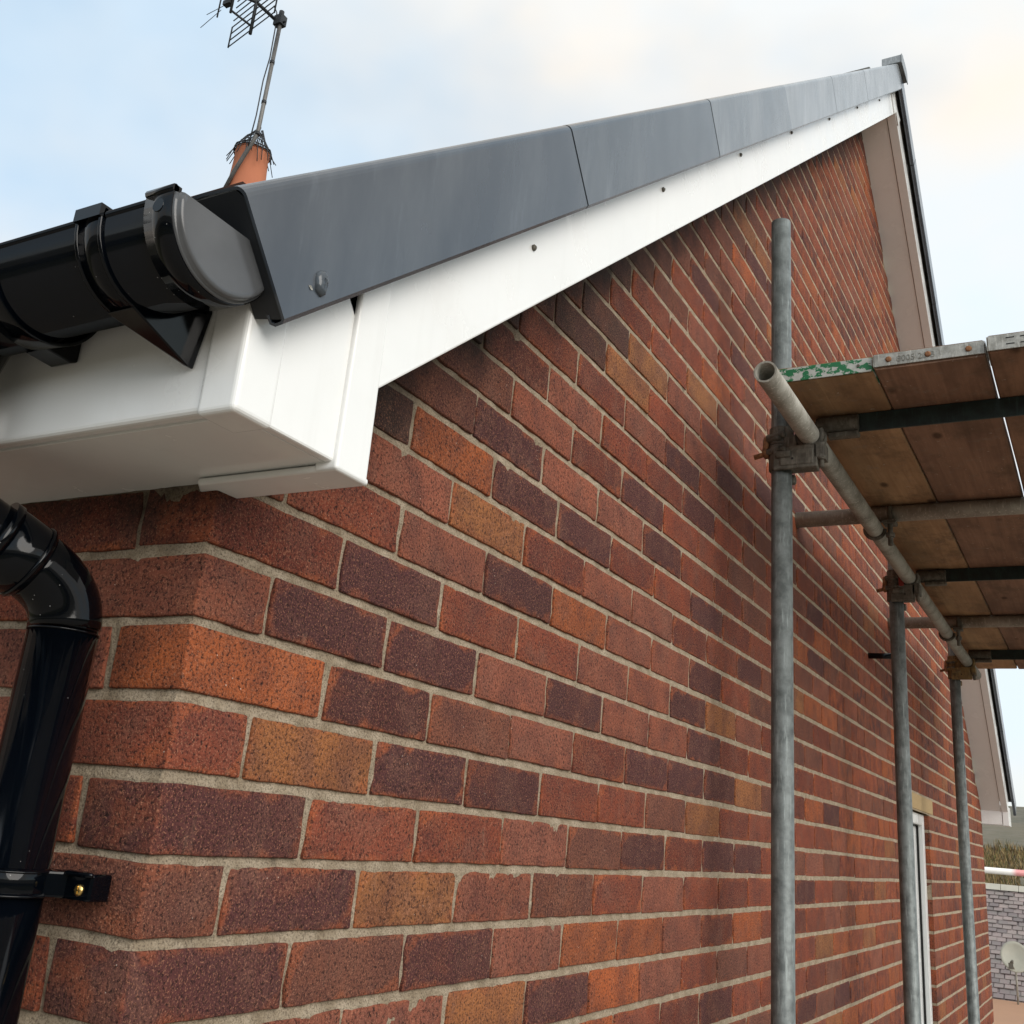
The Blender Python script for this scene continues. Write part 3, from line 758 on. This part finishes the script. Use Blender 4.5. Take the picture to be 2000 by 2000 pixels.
# ------------------------------------------------------------------ gutter
GY, GZ, GR = -.2135, .578, .056; OX = -.158
GUT = empty('gutter', 'black half round plastic gutter with rounded end cap under the roof edge', 'gutter', (0, GY, GZ))
def gp(mb, n, mm=BLACK, bevel=0): o = mb.build(n, mm, None, bevel); reparent_keep(o, GUT); return o
def arc_shell(m, x0, x1, ro, ri, a0=180., a1=360., seg=30, rim=0.):
    pts = [(ro*math.cos(R_(a0+(a1-a0)*i/seg)), ro*math.sin(R_(a0+(a1-a0)*i/seg))) for i in range(seg+1)]
    if rim: pts = [(-ro, rim)] + pts + [(ro, rim)]
    q = ri/ro; inn = [(x*q, y*q if y < 0 else y) for x, y in pts][::-1]
    poly = pts+inn; n = len(poly)
    vs = [(x0, GY+a, GZ+b) for a, b in poly]+[(x1, GY+a, GZ+b) for a, b in poly]; k = len(pts)
    m.add(vs, [(i, i+1, n+i+1, n+i) for i in range(k-1)], True)
    o = len(m.v)-len(vs); q = []
    q += [(i, (i+1) % n, n+(i+1) % n, n+i) for i in range(k-1, n)]
    for e in (0, n): q += [(e+i, e+i+1, e+n-2-i, e+n-1-i) for i in range(k-1)]
    m.f += [tuple(o+j for j in fq) for fq in q]; m.smooth += [False]*len(q)
m = MB(); arc_shell(m, -3.6, .155, GR, GR-.0022, rim=.004); m.tube([(-3.6, GY-GR+.001, GZ+.003), (.155, GY-GR+.001, GZ+.003)], .0034, 8); gp(m, 'channel')
m = MB(); arc_shell(m, .150, .181, GR+.0045, GR-.003, rim=.010); m.tube([(.150, GY-GR-.003, GZ+.007), (.181, GY-GR-.003, GZ+.007)], .0036, 8)
m.tube([(.166, GY-GR-.0045, GZ-.006), (.166, GY-GR-.0005, GZ-.006)], .006, 12); gp(m, 'end_socket')
m = MB(); sg = 34
prof = [(.178, GR+.0035), (.1822, GR+.0035), (.1830, GR+.0025), (.1832, GR+.001), (.1866, GR+.001), (.1880, GR-.0008), (.1882, GR-.004)]
vs = []
for x, r in prof:
    for i in range(sg+1):
        a = R_(180+180*i/sg); vs.append((x, GY+r*math.cos(a), GZ+r*math.sin(a)*1.0+(.003 if i in (0, sg) else 0)))
fs = [(i*(sg+1)+k, i*(sg+1)+k+1, (i+1)*(sg+1)+k+1, (i+1)*(sg+1)+k) for i in range(len(prof)-1) for k in range(sg)]
m.add(vs, fs, True); o = len(m.v)-len(vs); n = (len(prof)-1)*(sg+1)
m.f.append(tuple(o+n+k for k in range(sg+1))); m.smooth.append(False)
m.f.append(tuple(o+i*(sg+1) for i in range(len(prof))) + tuple(o+i*(sg+1)+sg for i in range(len(prof)-1, -1, -1))); m.smooth.append(False)
CAPM = plastic('black_pvc_cap', (.095, .099, .104), .22, .25, .03); gp(m, 'end_cap', CAPM)
def bracket(x0, x1, tipz, name='bracket'):
    m = MB(); arc_shell(m, x0, x1, GR+.0035, GR+.0003, a0=172, a1=352)
    for xx in (x0+.002, x1-.002):
        m.tube([(xx, GY+(GR+.0035)*math.cos(R_(a)), GZ+(GR+.0035)*math.sin(R_(a))) for a in range(172, 353, 9)], .0022, 6)
    m.box((x0, GY-GR-.0075, GZ-.001), (x1, GY-GR+.004, GZ+.0105))
    gp(m, name, BLACK)
    bm = bmesh.new()
    for x, y, z in ((x0, GY-.012, GZ-GR-.0045), (x1, GY-.012, GZ-GR-.0045), (x0, GY+.03, GZ-GR+.006), (x1+.006, GY+.034, GZ-GR+.008), (x0+.004, YF-.001, GZ-.020), (x1+.018, YF-.001, GZ-.020), (x1+.019, YF-.001, GZ-.036),
                    (x1+.003, YF-.001, tipz), (x1+.008, YF-.001, tipz-.003), (x1+.003, YF-.008, tipz-.001), (x1+.008, YF-.008, tipz-.003)):
        bm.verts.new((x, y, z))
    bmesh.ops.convex_hull(bm, input=bm.verts)
    me = bpy.data.meshes.new('bracket_plate'); bm.to_mesh(me); bm.free(); o = link('bracket_plate', me, BLACK, None, .0012); reparent_keep(o, GUT)
bracket(.068, .100, .4915)
# running outlet over the downpipe
m = MB(); arc_shell(m, -.24, -.060, GR+.005, GR-.003, rim=.008)
m.tube([(OX, GY, GZ-.035), (OX, GY, GZ-.075), (OX, GY, GZ-.118)], [.050, .040, .0385], 26); m.tube([(OX, GY, GZ-.112), (OX, GY, GZ-.122)], .0405, 26)
gp(m, 'outlet')
m = MB(); m.prism([(YF-.001, GZ-.02), (YF-.001, .5195), (YF-.008, .516), (GY+.02, GZ-GR-.004), (GY+.03, GZ-GR+.01)], lambda y, z, tt: (tt, y, z), -.082, -.052)
arc_shell(m, -.064, -.034, GR+.0085, GR+.004, a0=200, a1=358); gp(m, 'outlet_lug', BLACK, .0015)

# ------------------------------------------------------------------ downpipe
PX, PY, PR = -.113, -.058, .034
DP = empty('downpipe', 'round black downpipe with swan neck bends against the front brickwork', 'downpipe', (PX, PY, ZG))
def dp(mb, n, mm=BLACK, bevel=0): o = mb.build(n, mm, None, bevel); reparent_keep(o, DP); return o
def arc_path(p0, pc, p1, n=8):
    p0, pc, p1 = Vector(p0), Vector(pc), Vector(p1)
    return [(1-t)**2*p0 + 2*t*(1-t)*pc + t*t*p1 for t in [i/n for i in range(n+1)]]
zb = .318; zt = zb + (PY-GY)*.414*1.0
Bc = Vector((PX, PY, zb)); Tc = Vector((OX, GY, zt)); d = (Tc-Bc).normalized()
m = MB(); m.tube([(PX, PY, ZG+.02), (PX, PY, .276)], PR, 30); m.tube([(PX, PY, .2755), (PX, PY, .2775)], PR+.0006, 30, True); dp(m, 'pipe')
m = MB(); m.tube([(PX, PY, .279), (PX, PY, .283)], PR-.0015, 30); m.tube(arc_path((PX, PY, .281), Bc, Bc+d*.052, 10), PR+.0008, 30)
m.tube([Bc+d*.046, Bc+d*.052, Bc+d*.094], [PR+.001, PR+.0042, PR+.0042], 30); m.tube([Bc+d*.088, Bc+d*.097], PR+.0062, 30); m.tube([Bc+d*.051, Bc+d*.055], PR+.0056, 30); dp(m, 'lower_bend')
m = MB(); m.tube([Bc+d*.08, Tc-d*.04], PR, 30); m.tube(arc_path(Tc-d*.05, Tc, (OX, GY, zt+.05), 10), PR+.001, 30); m.tube([(OX, GY, zt+.05), (OX, GY, zt+.085)], PR+.004, 30); dp(m, 'upper_bend')
m = MB(); m.tube([(PX, PY, .0345), (PX, PY, .0575)], PR+.0035, 30); m.tube([(PX, PY, .054), (PX, PY, .0585)], PR+.0052, 30); m.tube([(PX, PY, .0335), (PX, PY, .038)], PR+.0052, 30)
m.box((PX+.020, -.030, .034), (PX+.078, -.006, .058)); m.box((PX-.078, -.030, .034), (PX-.020, -.006, .058))
m.prism([(PX+.022, -.062), (PX+.040, -.040), (PX+.046, -.028), (PX+.02, -.028)], lambda x, y, tt: (x, y, tt), .0345, .0575)
m.box((PX+.044, -.0345, .0545), (PX+.080, -.029, .0595)); CLIP = dp(m, 'pipe_clip', BLACK, .003)
m = MB(); m.tube([(PX+.064, -.028, .0435), (PX+.064, -.0315, .0435), (PX+.064, -.0325, .0435)], [.0052, .0052, .003], 16); m.box((PX+.0605, -.0331, .0429), (PX+.0675, -.0322, .0441)); m.box((PX+.0634, -.0331, .0400), (PX+.0646, -.0322, .0470))
sub(m, 'screw', BRASS, CLIP).matrix_parent_inverse = Matrix.Identity(4)
CLIP.children[0].matrix_parent_inverse = CLIP.matrix_parent_inverse.inverted() @ CLIP.matrix_parent_inverse

# ------------------------------------------------------------------ scaffold
TR = .02415
LX, LZ = .236, 1.066
def standard(x, y, ztop, label, cm, lean=0.):
    e = empty('scaffold_standard', label, 'scaffold pole', (x, y, ZG+.05), 'upright scaffold poles along the gable wall')
    m = MB(); m.hollow((x, y, ZG+.056), (x+lean, y, ztop), TR); o = m.build('tube', GALV); reparent_keep(o, e)
    m = MB(); m.box((x-.075, y-.075, ZG+.05), (x+.075, y+.075, ZG+.056)); m.tube([(x, y, ZG+.056), (x, y, ZG+.2)], .018, 12); o = m.build('base_plate', COUP); reparent_keep(o, e)
    # right-angle coupler gripping standard and ledger
    z0 = LZ-.078
    m = MB(); sg = 22
    m.tube([(x, y, z0), (x, y, z0+.062)], TR+.0062, sg)
    m.box((x-.012, y-.034, z0-.006), (LX+.020, y-.024, z0+.052)); m.box((x+.004, y-.036, z0+.002), (LX+.012, y+.028, z0+.040))
    m.prism([(x+.01, z0+.040), (LX-.026, z0+.040), (LX-.030, z0+.075), (x+.016, z0+.105)], lambda a, z, tt: (a, tt, z), y-.030, y+.02)
    m.tube([(x, y, z0+.062), (x, y, z0+.070), (x, y, z0+.108)], [TR+.0062, TR+.0045, TR+.0045], sg)
    for zz in (z0+.044, z0+.082): m.tube([(x-.030, y-.020, zz), (x+.018, y-.033, zz)], .0075, 8)
    m.tube([(x-.006, y-.036, z0+.03), (x+.03, y-.034, z0+.03)], .009, 10)
    m.tube([(x+.012, y+.02, z0-.016), (x+.028, y+.02, z0-.016)], .012, 10)
    o = m.build('coupler', cm, None, .0035); reparent_keep(o, e); cp = o
    m = MB(); m.tube([(x+.034, y-.0342, z0+.018), (x+.034, y-.0352, z0+.018)], .0058, 12); m.tube([(x+.034, y-.0342, z0+.018), (x+.034, y-.0362, z0+.018)], .0032, 8); o = m.build('dark_hole_disc', DARK); reparent_keep(o, e)  # raised dark disc, painted for the shade inside a bolt hole
    m = MB()
    m.tube([(LX+(TR+.005)*math.cos(R_(a)), y-.02, LZ+(TR+.005)*math.sin(R_(a))) for a in range(150, 391, 12)], .006, 8)
    m.tube([(LX+(TR+.005)*math.cos(R_(a)), y+.008, LZ+(TR+.005)*math.sin(R_(a))) for a in range(150, 391, 12)], .006, 8)
    m.box((LX+.012, y-.034, LZ-.062), (LX+.036, y+.012, LZ-.024))
    o = m.build('ledger_flap', cm, None, .002); reparent_keep(o, e)
    for (a, bq, r) in (((x-.034, y-.012, z0+.050), (x+.006, y-.034, z0+.050), .0062), ((x-.034, y-.012, z0+.076), (x+.006, y-.034, z0+.076), .0062)):
        m = MB(); m.tube([a, bq], r, 10); m.tube([Vector(a)+Vector((0,0,-.0)), Vector(a)+Vector((.0,.018,0))], .0085, 10); o = m.build('eye_bolt', COUP); reparent_keep(o, e)
    m = MB(); m.tube([(x-.062, y-.016, z0+.036), (x-.022, y-.014, z0+.046)], .0062, 10); m.tube([(x-.040, y-.015, z0+.041), (x-.028, y-.0145, z0+.0445)], .012, 6); m.tube([(x-.036, y-.014, z0+.04), (x-.032, y-.012, z0+.085)], .008, 8)
    o = m.build('clamp_bolt', RUST); reparent_keep(o, e)
    m = MB(); m.tube([(LX+.028, y-.024, LZ-.085), (LX+.028, y-.024, LZ-.03)], .006, 10); m.tube([(LX+.028, y-.024, LZ-.066), (LX+.028, y-.024, LZ-.054)], .0115, 6); o = m.build('clamp_bolt', COUP); reparent_keep(o, e)
    return e
standard(.165, 1.60, 1.672, 'tall grey scaffold pole nearest the camera, open top before the brick gable', COUP)
st2 = standard(.190, 3.00, 1.30, 'dark grey scaffold pole between the black overflow pipe and the narrow white window', COUP)
standard(.176, 4.66, 1.30, 'farthest scaffold pole, with the ochre clamp, beside the house corner', COUPY)
m = MB(); m.box((.205, 2.962, 1.035), (.222, 2.99, 1.085)); o = m.build('red_flap', REDP, None, .003); reparent_keep(o, st2)

def single(mb, name, material, label, cat, origin, group=None, bevel=0):
    o = mb.build(name, material, None, bevel); v = Vector(origin)
    o.data.transform(Matrix.Translation(-v)); o.location = v; return tag(o, label, cat, group)
m = MB(); m.hollow((LX, 1.205, LZ), (LX, 5.02, LZ), TR, .0042)
single(m, 'scaffold_ledger', GALV2, 'weathered steel scaffold tube with open end running beneath the boards along the wall', 'scaffold tube', (LX, 1.205, LZ))
BZ = 1.142                                                # underside of the boards
for i, (y, lab) in enumerate(((1.66, 'dark green steel bearer nearest the camera under the scaffold boards'), (3.17, 'dark green steel bearer under the boards by the second scaffold pole'), (4.74, 'dark green steel bearer under the far end of the boards'))):
    m = MB(); m.prism([(y-.0, BZ-.047), (y+.006, BZ-.047), (y+.006, BZ-.0065), (y+.040, BZ-.0065), (y+.040, BZ-.0005), (y, BZ-.0005)], lambda a, z, tt: (tt, a, z), .300, 1.18)
    e = empty('board_bearer', lab, 'bearer', (.26, y, BZ-.03), 'steel bearers under the scaffold boards')
    o = m.build('angle_bar', GREENP, None, .0015); reparent_keep(o, e)
    m = MB(); m.tube([(LX-.002, y+.004, BZ-.024), (.335, y+.004, BZ-.024)], .0225, 18); m.box((.262, y-.012, BZ-.060), (.335, y+.012, BZ-.046)); o = m.build('end_hook', COUP, None, .004); reparent_keep(o, e)
for i, (y, x0, lab) in enumerate(((2.40, -.075, 'pale scaffold tube crossing towards the bricks just past the nearest pole'), (3.97, -.028, 'short pale scaffold tube poking towards the wall behind the second pole'))):
    e = empty('scaffold_transom', lab, 'scaffold tube', (x0+.03, y, BZ-TR), 'cross tubes under the scaffold boards')
    m = MB(); m.hollow((x0+.03, y, BZ-TR-.001), (1.18, y, BZ-TR-.001), TR); o = m.build('tube', GALV2); reparent_keep(o, e)
    m = MB(); yy = y-.030
    m.tube([(LX+.045, yy, LZ-.055), (LX+.045, yy, BZ-.01)], .0075, 10); m.tube([(LX+.045, yy, LZ-.030), (LX+.045, yy, LZ-.016)], .014, 6); m.box((LX+.026, yy-.014, LZ+.01), (LX+.062, yy+.030, LZ+.022))
    m.tube([(LX+(TR+.004)*math.cos(R_(a)), yy+.01, LZ+(TR+.004)*math.sin(R_(a))) for a in range(170, 361, 10)], .0065, 8)
    o = m.build('clip', COUP, None, .002); reparent_keep(o, e)
# boards
TXT = '8005 20 B'; STAMP = steel('stamped_metal', (.27, .265, .235), (.17, .16, .14), .7, .3, 60)
def board(i, x0, x1, y0, y1, wm, bandm, label):
    e = empty('scaffold_board', label, 'scaffold board', ((x0+x1)/2, y0, BZ), 'timber scaffold boards')
    rb = random.Random(i+40); m = MB(); n = 26; h = .038
    prof = [(-1, 0), (-.97, -.0), (.97, 0), (1, 0)]
    vs = []; w = (x1-x0)/2; xc = (x0+x1)/2
    cs = [(-w, .004), (-w+.004, 0), (-w*.3, .0), (w*.35, 0), (w-.004, 0), (w, .004), (w, h-.004), (w-.004, h), (-w+.004, h), (-w, h-.004)]
    for j in range(n+1):
        y = y0+.003 + (y1-y0-.003)*j/n
        for q, (a, z) in enumerate(cs):
            vs.append((xc+a+.0022*noise.noise((y*3, a*20, i)), y, BZ+z+.0006*noise.noise((y*5, a*9, i+5))+(.0005 if z < .01 else 0)))
    k = len(cs); m.add(vs, [(j*k+q, j*k+(q+1) % k, (j+1)*k+(q+1) % k, (j+1)*k+q) for j in range(n) for q in range(k)] + [tuple(range(k)), tuple(n*k+q for q in range(k-1, -1, -1))])
    o = m.build('plank', wm); reparent_keep(o, e)
    m = MB(); lo = .0055 if i == 1 else .0015
    m.box((x0+.001, y0-.0022, BZ+lo), (x1-.001, y0+.0008, BZ+.0345)); m.box((x0-.0014, y0-.0020, BZ+lo), (x0-.0001, y0+.075, BZ+.034)); m.box((x1+.0001, y0-.0020, BZ+lo), (x1+.0014, y0+.075, BZ+.034))
    bd = m.build('end_band', bandm, None, .0012); reparent_keep(bd, e)
    def s2(mb, n_, mm): q = mb.build(n_, mm); q.parent = bd; return q
    if i == 1:
        for fx in (.14, .5, .86):
            m = MB(); xx = x0+(x1-x0)*fx; m.tube([(xx, y0-.002, BZ+.020), (xx, y0-.0042, BZ+.020), (xx, y0-.0052, BZ+.020)], [.0068, .0062, .0034], 14); s2(m, 'nail', RUST)
        cu = bpy.data.curves.new('stamp', 'FONT'); cu.body = TXT; cu.size = .019; cu.extrude = .0006
        to = bpy.data.objects.new('stamp', cu); COL.objects.link(to); bpy.context.view_layer.update()
        me = bpy.data.meshes.new_from_object(to.evaluated_get(bpy.context.evaluated_depsgraph_get())); bpy.data.objects.remove(to)
        me.transform(Matrix.Translation((x0+.048, y0-.0026, BZ+.0125)) @ Matrix.Rotation(R_(90), 4, 'X'))
        to = link('stamped_number', me, STAMP); to.parent = bd
    if i == 2:
        for xx in (x0+.035, x0+.062, x0+.10, x0+.127):
            for zz in (.012, .026):
                m = MB(); m.box((xx, y0-.0026, BZ+zz-.0012), (xx+.016, y0-.0019, BZ+zz+.0012)); s2(m, 'slot', DARK)
    if i == 0:
        m = MB(); m.tube([(x1-.030, y0-.0022, BZ+.018), (x1-.030, y0-.004, BZ+.018)], .0035, 10); s2(m, 'nail', COUP)
    return e
board(0, .192, .4085, 1.437, 5.28, WOODS[0], WORN, 'tan scaffold board with flaking green paint on its metal end band')
board(1, .4125, .6355, 1.428, 5.29, WOODS[1], BAND, 'brown scaffold board with rusty nails and a stamped metal end band')
board(2, .6415, .860, 1.412, 5.27, WOODS[2], BAND, 'scaffold board at the right edge with slots in its grey end band')

# white guard rail of the scaffold behind the house
RAIL, t, b = mat('painted_rail', rough=.5)
sx_ = N(t, 'ShaderNodeSeparateXYZ'); L(t, N(t, 'ShaderNodeNewGeometry').outputs['Position'], sx_.inputs[0])
L(t, mixc(t, ramp(t, math_(t, 'MULTIPLY_ADD', sx_.outputs[0], .25, .5), [(.505, 0.), (.516, 1.)]), (.84, .83, .80), (.72, .30, .30)), b.inputs['Base Color'])
e = empty('guard_rail', 'white guard rail with a red end behind the far corner of the house', 'guard rail', (.6, 9.0, ZG))
m = MB(); m.hollow((-3.2, 9.0, .164), (.85, 9.0, .160), TR); o = m.build('rail', RAIL); reparent_keep(o, e)
for x in (.62, -2.9):
    m = MB(); m.hollow((x, 9.05, ZG+.05), (x, 9.05, .6), TR); o = m.build('post', GALV2); reparent_keep(o, e)

# ------------------------------------------------------------------ neighbouring house, dish, hillside scrub
NB = empty('neighbour_house', 'neighbouring house with a mossy stone tiled roof below the far corner', 'house', (-1, 36, ZG))
def nbp(mb, n, mm, bevel=0): o = mb.build(n, mm, None, bevel); reparent_keep(o, NB); return o
RENDER, t, b = mat('render_wall', rough=.95); L(t, mixc(t, nz(t, pos(t), 2, 5), (.42, .38, .31), (.34, .30, .25)), b.inputs['Base Color'])
NX0, NX1, EY, EZ, RYp, RZp = -9., 6., 33.1, -2.93, 37.0, -.19
m = MB(); m.prism([(EY+.3, ZG), (41-.3, ZG), (41-.3, EZ-.1), (RYp, RZp-.15), (EY+.3, EZ-.1)], lambda y, z, tt: (tt, y, z), NX0+.2, NX1-.2); nbp(m, 'wall', RENDER)
STT, t, b = mat('stone_tile', rough=.95, spec=.15)
oi = N(t, 'ShaderNodeObjectInfo'); q = nz(t, pos(t), 3.2, 6, .7)
c = mixc(t, oi.outputs['Random'], (.17, .145, .15), (.36, .29, .275)); c = mixc(t, ramp(t, q, [(.4, 0.), (.7, .7)]), c, (.20, .20, .18)); L(t, c, b.inputs['Base Color'])
bump(t, b, nz(t, pos(t), 30, 4), .6, .01)
STS, t, b = mat('stone_tile_field', rough=.95, spec=.15); L(t, mixc(t, nz(t, pos(t), 4, 5), (.16, .14, .14), (.29, .24, .23)), b.inputs['Base Color'])
m = MB(); m.prism([(EY, EZ-.05), (RYp, RZp-.05), (41.1, EZ-.05), (41.1, EZ-.12), (RYp, RZp-.14), (EY, EZ-.12)], lambda y, z, tt: (tt, y, z), NX0, NX1); NROOF = nbp(m, 'roof', STS)
sl_ = Vector((0, RYp-EY, RZp-EZ)); nl = sl_.length; sl_.normalize(); nn = Vector((0, -sl_.z, sl_.y)); rows = 25; ga = nl/rows
rt = random.Random(8); m = MB()
tiles = []
for r in range(rows):
    for q in range(int((NX1-NX0)/.27)+1):
        x = NX0 + q*.27 + (.135 if r % 2 else 0)+rt.uniform(-.012, .012)
        if x < NX1-.2: tiles.append((x, r))
tl = [MB() for _ in range(5)]
tmes = []
for k_, mm_ in enumerate(tl):
    w = .252-rt.uniform(0, .022); tilt = rt.uniform(.030, .052)
    P0 = [Vector((0,0,0))+nn*tilt, Vector((w,0,0))+nn*(tilt+rt.uniform(-.006, .006)), Vector((w,0,0))+sl_*ga*1.25+nn*.006, sl_*ga*1.25+nn*.006]
    vs = P0+[v-nn*.024 for v in P0]
    me = bpy.data.meshes.new('roof_tile'); me.from_pydata([tuple(v) for v in vs], [], [(0,1,2,3), (7,6,5,4), (0,4,5,1), (1,5,6,2), (2,6,7,3), (3,7,4,0)]); me.update(); me.materials.append(STT); tmes.append(me)
base = Vector((0, EY, EZ-.045))
near = sorted(tiles, key=lambda a: abs(a[0]+2.0))[:290]; nset = set(near)
for x, r in tiles:
    p0 = base + sl_*ga*r + Vector((x, 0, 0)) + nn*rt.uniform(0, .010)
    if (x, r) in nset:
        o = bpy.data.objects.new('roof_tile', rt.choice(tmes)); COL.objects.link(o); o.location = p0; o.parent = NROOF; o.matrix_parent_inverse = Matrix.Identity(4)
        o.rotation_euler = (0, rt.uniform(-.015, .015), rt.uniform(-.02, .02)); 
    else:
        me = rt.choice(tmes); m.add([tuple(Vector(v.co)+p0) for v in me.vertices], [tuple(pq.vertices) for pq in me.polygons])
o = m.build('tile_field', STS); o.parent = NROOF; kind(o, 'stuff')
for o in NROOF.children: o.matrix_parent_inverse = Matrix.Translation((0, 0, 0))
RST, t, b = mat('ridge_stone', rough=.95); L(t, mixc(t, nz(t, pos(t), 5, 5), (.38, .36, .30), (.52, .50, .43)), b.inputs['Base Color'])
for q in range(30):
    m = MB(); x = NX0+q*.5; m.prism([(-.19, -.17), (-.05, 0), (.05, 0), (.19, -.17)], lambda y, z, tt: (tt, RYp+y, RZp+.08+z), x, x+.49); nbp(m, 'ridge_stone', RST, .01)
# flat-roofed outbuilding in front of it
FB = empty('flat_roof_outbuilding', 'low outbuilding with a flat terracotta coloured roof below the stone tiles', 'outbuilding', (-1, 30, ZG))
FELT, t, b = mat('terracotta_felt', rough=.9); L(t, mixc(t, nz(t, pos(t), .8, 6, .6), (.42, .235, .135), (.34, .19, .115)), b.inputs['Base Color'])
m = MB(); m.box((-6, 26.2, ZG), (3, 33.0, -3.1)); o = m.build('wall', RENDER); reparent_keep(o, FB)
m = MB(); m.box((-6.2, 26.0, -3.1), (3.2, 33.05, -2.98)); o = m.build('flat_roof', FELT, None, .02); reparent_keep(o, FB)
for xx in (-4.6, -2.6, -.6, 1.4):
    m = MB(); m.box((xx, 26.05, -2.98), (xx+.06, 33.0, -2.972)); o = m.build('felt_lap', FELT); reparent_keep(o, FB)
# satellite dish on a pole
DX, DY = -1.87, 32.4
DI = empty('satellite_dish', 'pale round satellite dish on a thin pole before the stone tiled roof', 'satellite dish', (DX, DY, -2.98))
DISH, t, b = mat('dish_paint', rough=.6); L(t, mixc(t, nz(t, pos(t), 6, 5), (.38, .37, .30), (.27, .27, .225)), b.inputs['Base Color'])
m = MB(); rg, sg = 6, 28; vs = [(0, 0, 0)]; fs = []
for i in range(1, rg+1):
    for k in range(sg):
        a = 2*math.pi*k/sg; r = i/rg; vs.append((r*.36*math.cos(a), -.075*r*r, r*.39*math.sin(a)))
fs = [(0, 1+k, 1+(k+1) % sg) for k in range(sg)] + [(1+(i-1)*sg+k, 1+i*sg+k, 1+i*sg+(k+1) % sg, 1+(i-1)*sg+(k+1) % sg) for i in range(1, rg) for k in range(sg)]
Rm = Matrix.Translation((DX, DY-.06, -1.86)) @ Matrix.Rotation(R_(14), 4, 'Z') @ Matrix.Rotation(R_(-18), 4, 'X')
m.add([tuple(Rm @ Vector(v)) for v in vs], fs, True); o = m.build('reflector', DISH); o.modifiers.new('thick', 'SOLIDIFY').thickness = .008; reparent_keep(o, DI)
m = MB(); m.tube([(DX, DY, -2.98), (DX, DY, -1.82)], .026, 12); o = m.build('pole', GALV2); reparent_keep(o, DI)
m = MB(); m.tube([(DX, DY-.08, -2.2), (DX-.05, DY-.45, -2.0)], .014, 8); o = m.build('feed_arm', GALV2); reparent_keep(o, DI)
m = MB(); m.tube([(DX-.05, DY-.5, -1.97), (DX-.04, DY-.36, -1.93)], [.045, .03], 12); m.box((DX-.13, DY-.50, -2.12), (DX-.02, DY-.40, -1.98)); o = m.build('receiver_head', COUP); reparent_keep(o, DI)

# rough tawny scrub on the slope behind the roof
SCR, t, b = mat('dry_scrub', rough=.95, spec=.1)
at = N(t, 'ShaderNodeAttribute', _attribute_name='stem_colour'); L(t, at.outputs['Color'], b.inputs['Base Color'])
rs = random.Random(4); V = []; F = []; CL = []
cols = [(.32, .225, .105), (.26, .17, .075), (.17, .145, .06), (.11, .072, .04), (.30, .23, .125), (.105, .11, .045), (.075, .05, .03)]
for i in range(60000):
    y = 46+50*rs.random()**1.5; xc = -.085*y; x = xc + rs.uniform(-11, 13)
    cl = noise.noise((x*.35, y*.22, 2)); 
    if cl < -.55: continue
    z = hill_z(x, y)-.05; h = (.55+1.2*max(0, cl))*rs.uniform(.4, 1.1); w = rs.uniform(.012, .045)
    lx, ly = rs.uniform(-.4, .4)*h, rs.uniform(-.3, .3)*h; a = rs.random()*3.14
    dx, dy = w*math.cos(a), w*math.sin(a); o_ = len(V)
    V += [(x-dx, y-dy, z), (x+dx, y+dy, z), (x+lx*.5+dx*.7, y+ly*.5+dy*.7, z+h*.6), (x+lx*.5-dx*.7, y+ly*.5-dy*.7, z+h*.6), (x+lx, y+ly, z+h)]
    F += [(o_, o_+1, o_+2, o_+3), (o_+3, o_+2, o_+4)]
    cc = rs.choice(cols); f_ = rs.uniform(.75, 1.2); CL += [(cc[0]*f_, cc[1]*f_, cc[2]*f_, 1)]*5
me = bpy.data.meshes.new('scrub'); me.from_pydata(V, [], F); me.update()
me.attributes.new('stem_colour', 'FLOAT_COLOR', 'POINT').data.foreach_set('color', [c for q in CL for c in q])
o = link('scrub', me, SCR); kind(o, 'stuff'); o['label'] = 'dry tawny scrub and grasses on the slope behind the stone roof'; o['category'] = 'scrub'

# world-coordinate parts under parts keep their place: parents carry an inverse translation, so do the children
bpy.context.view_layer.update()
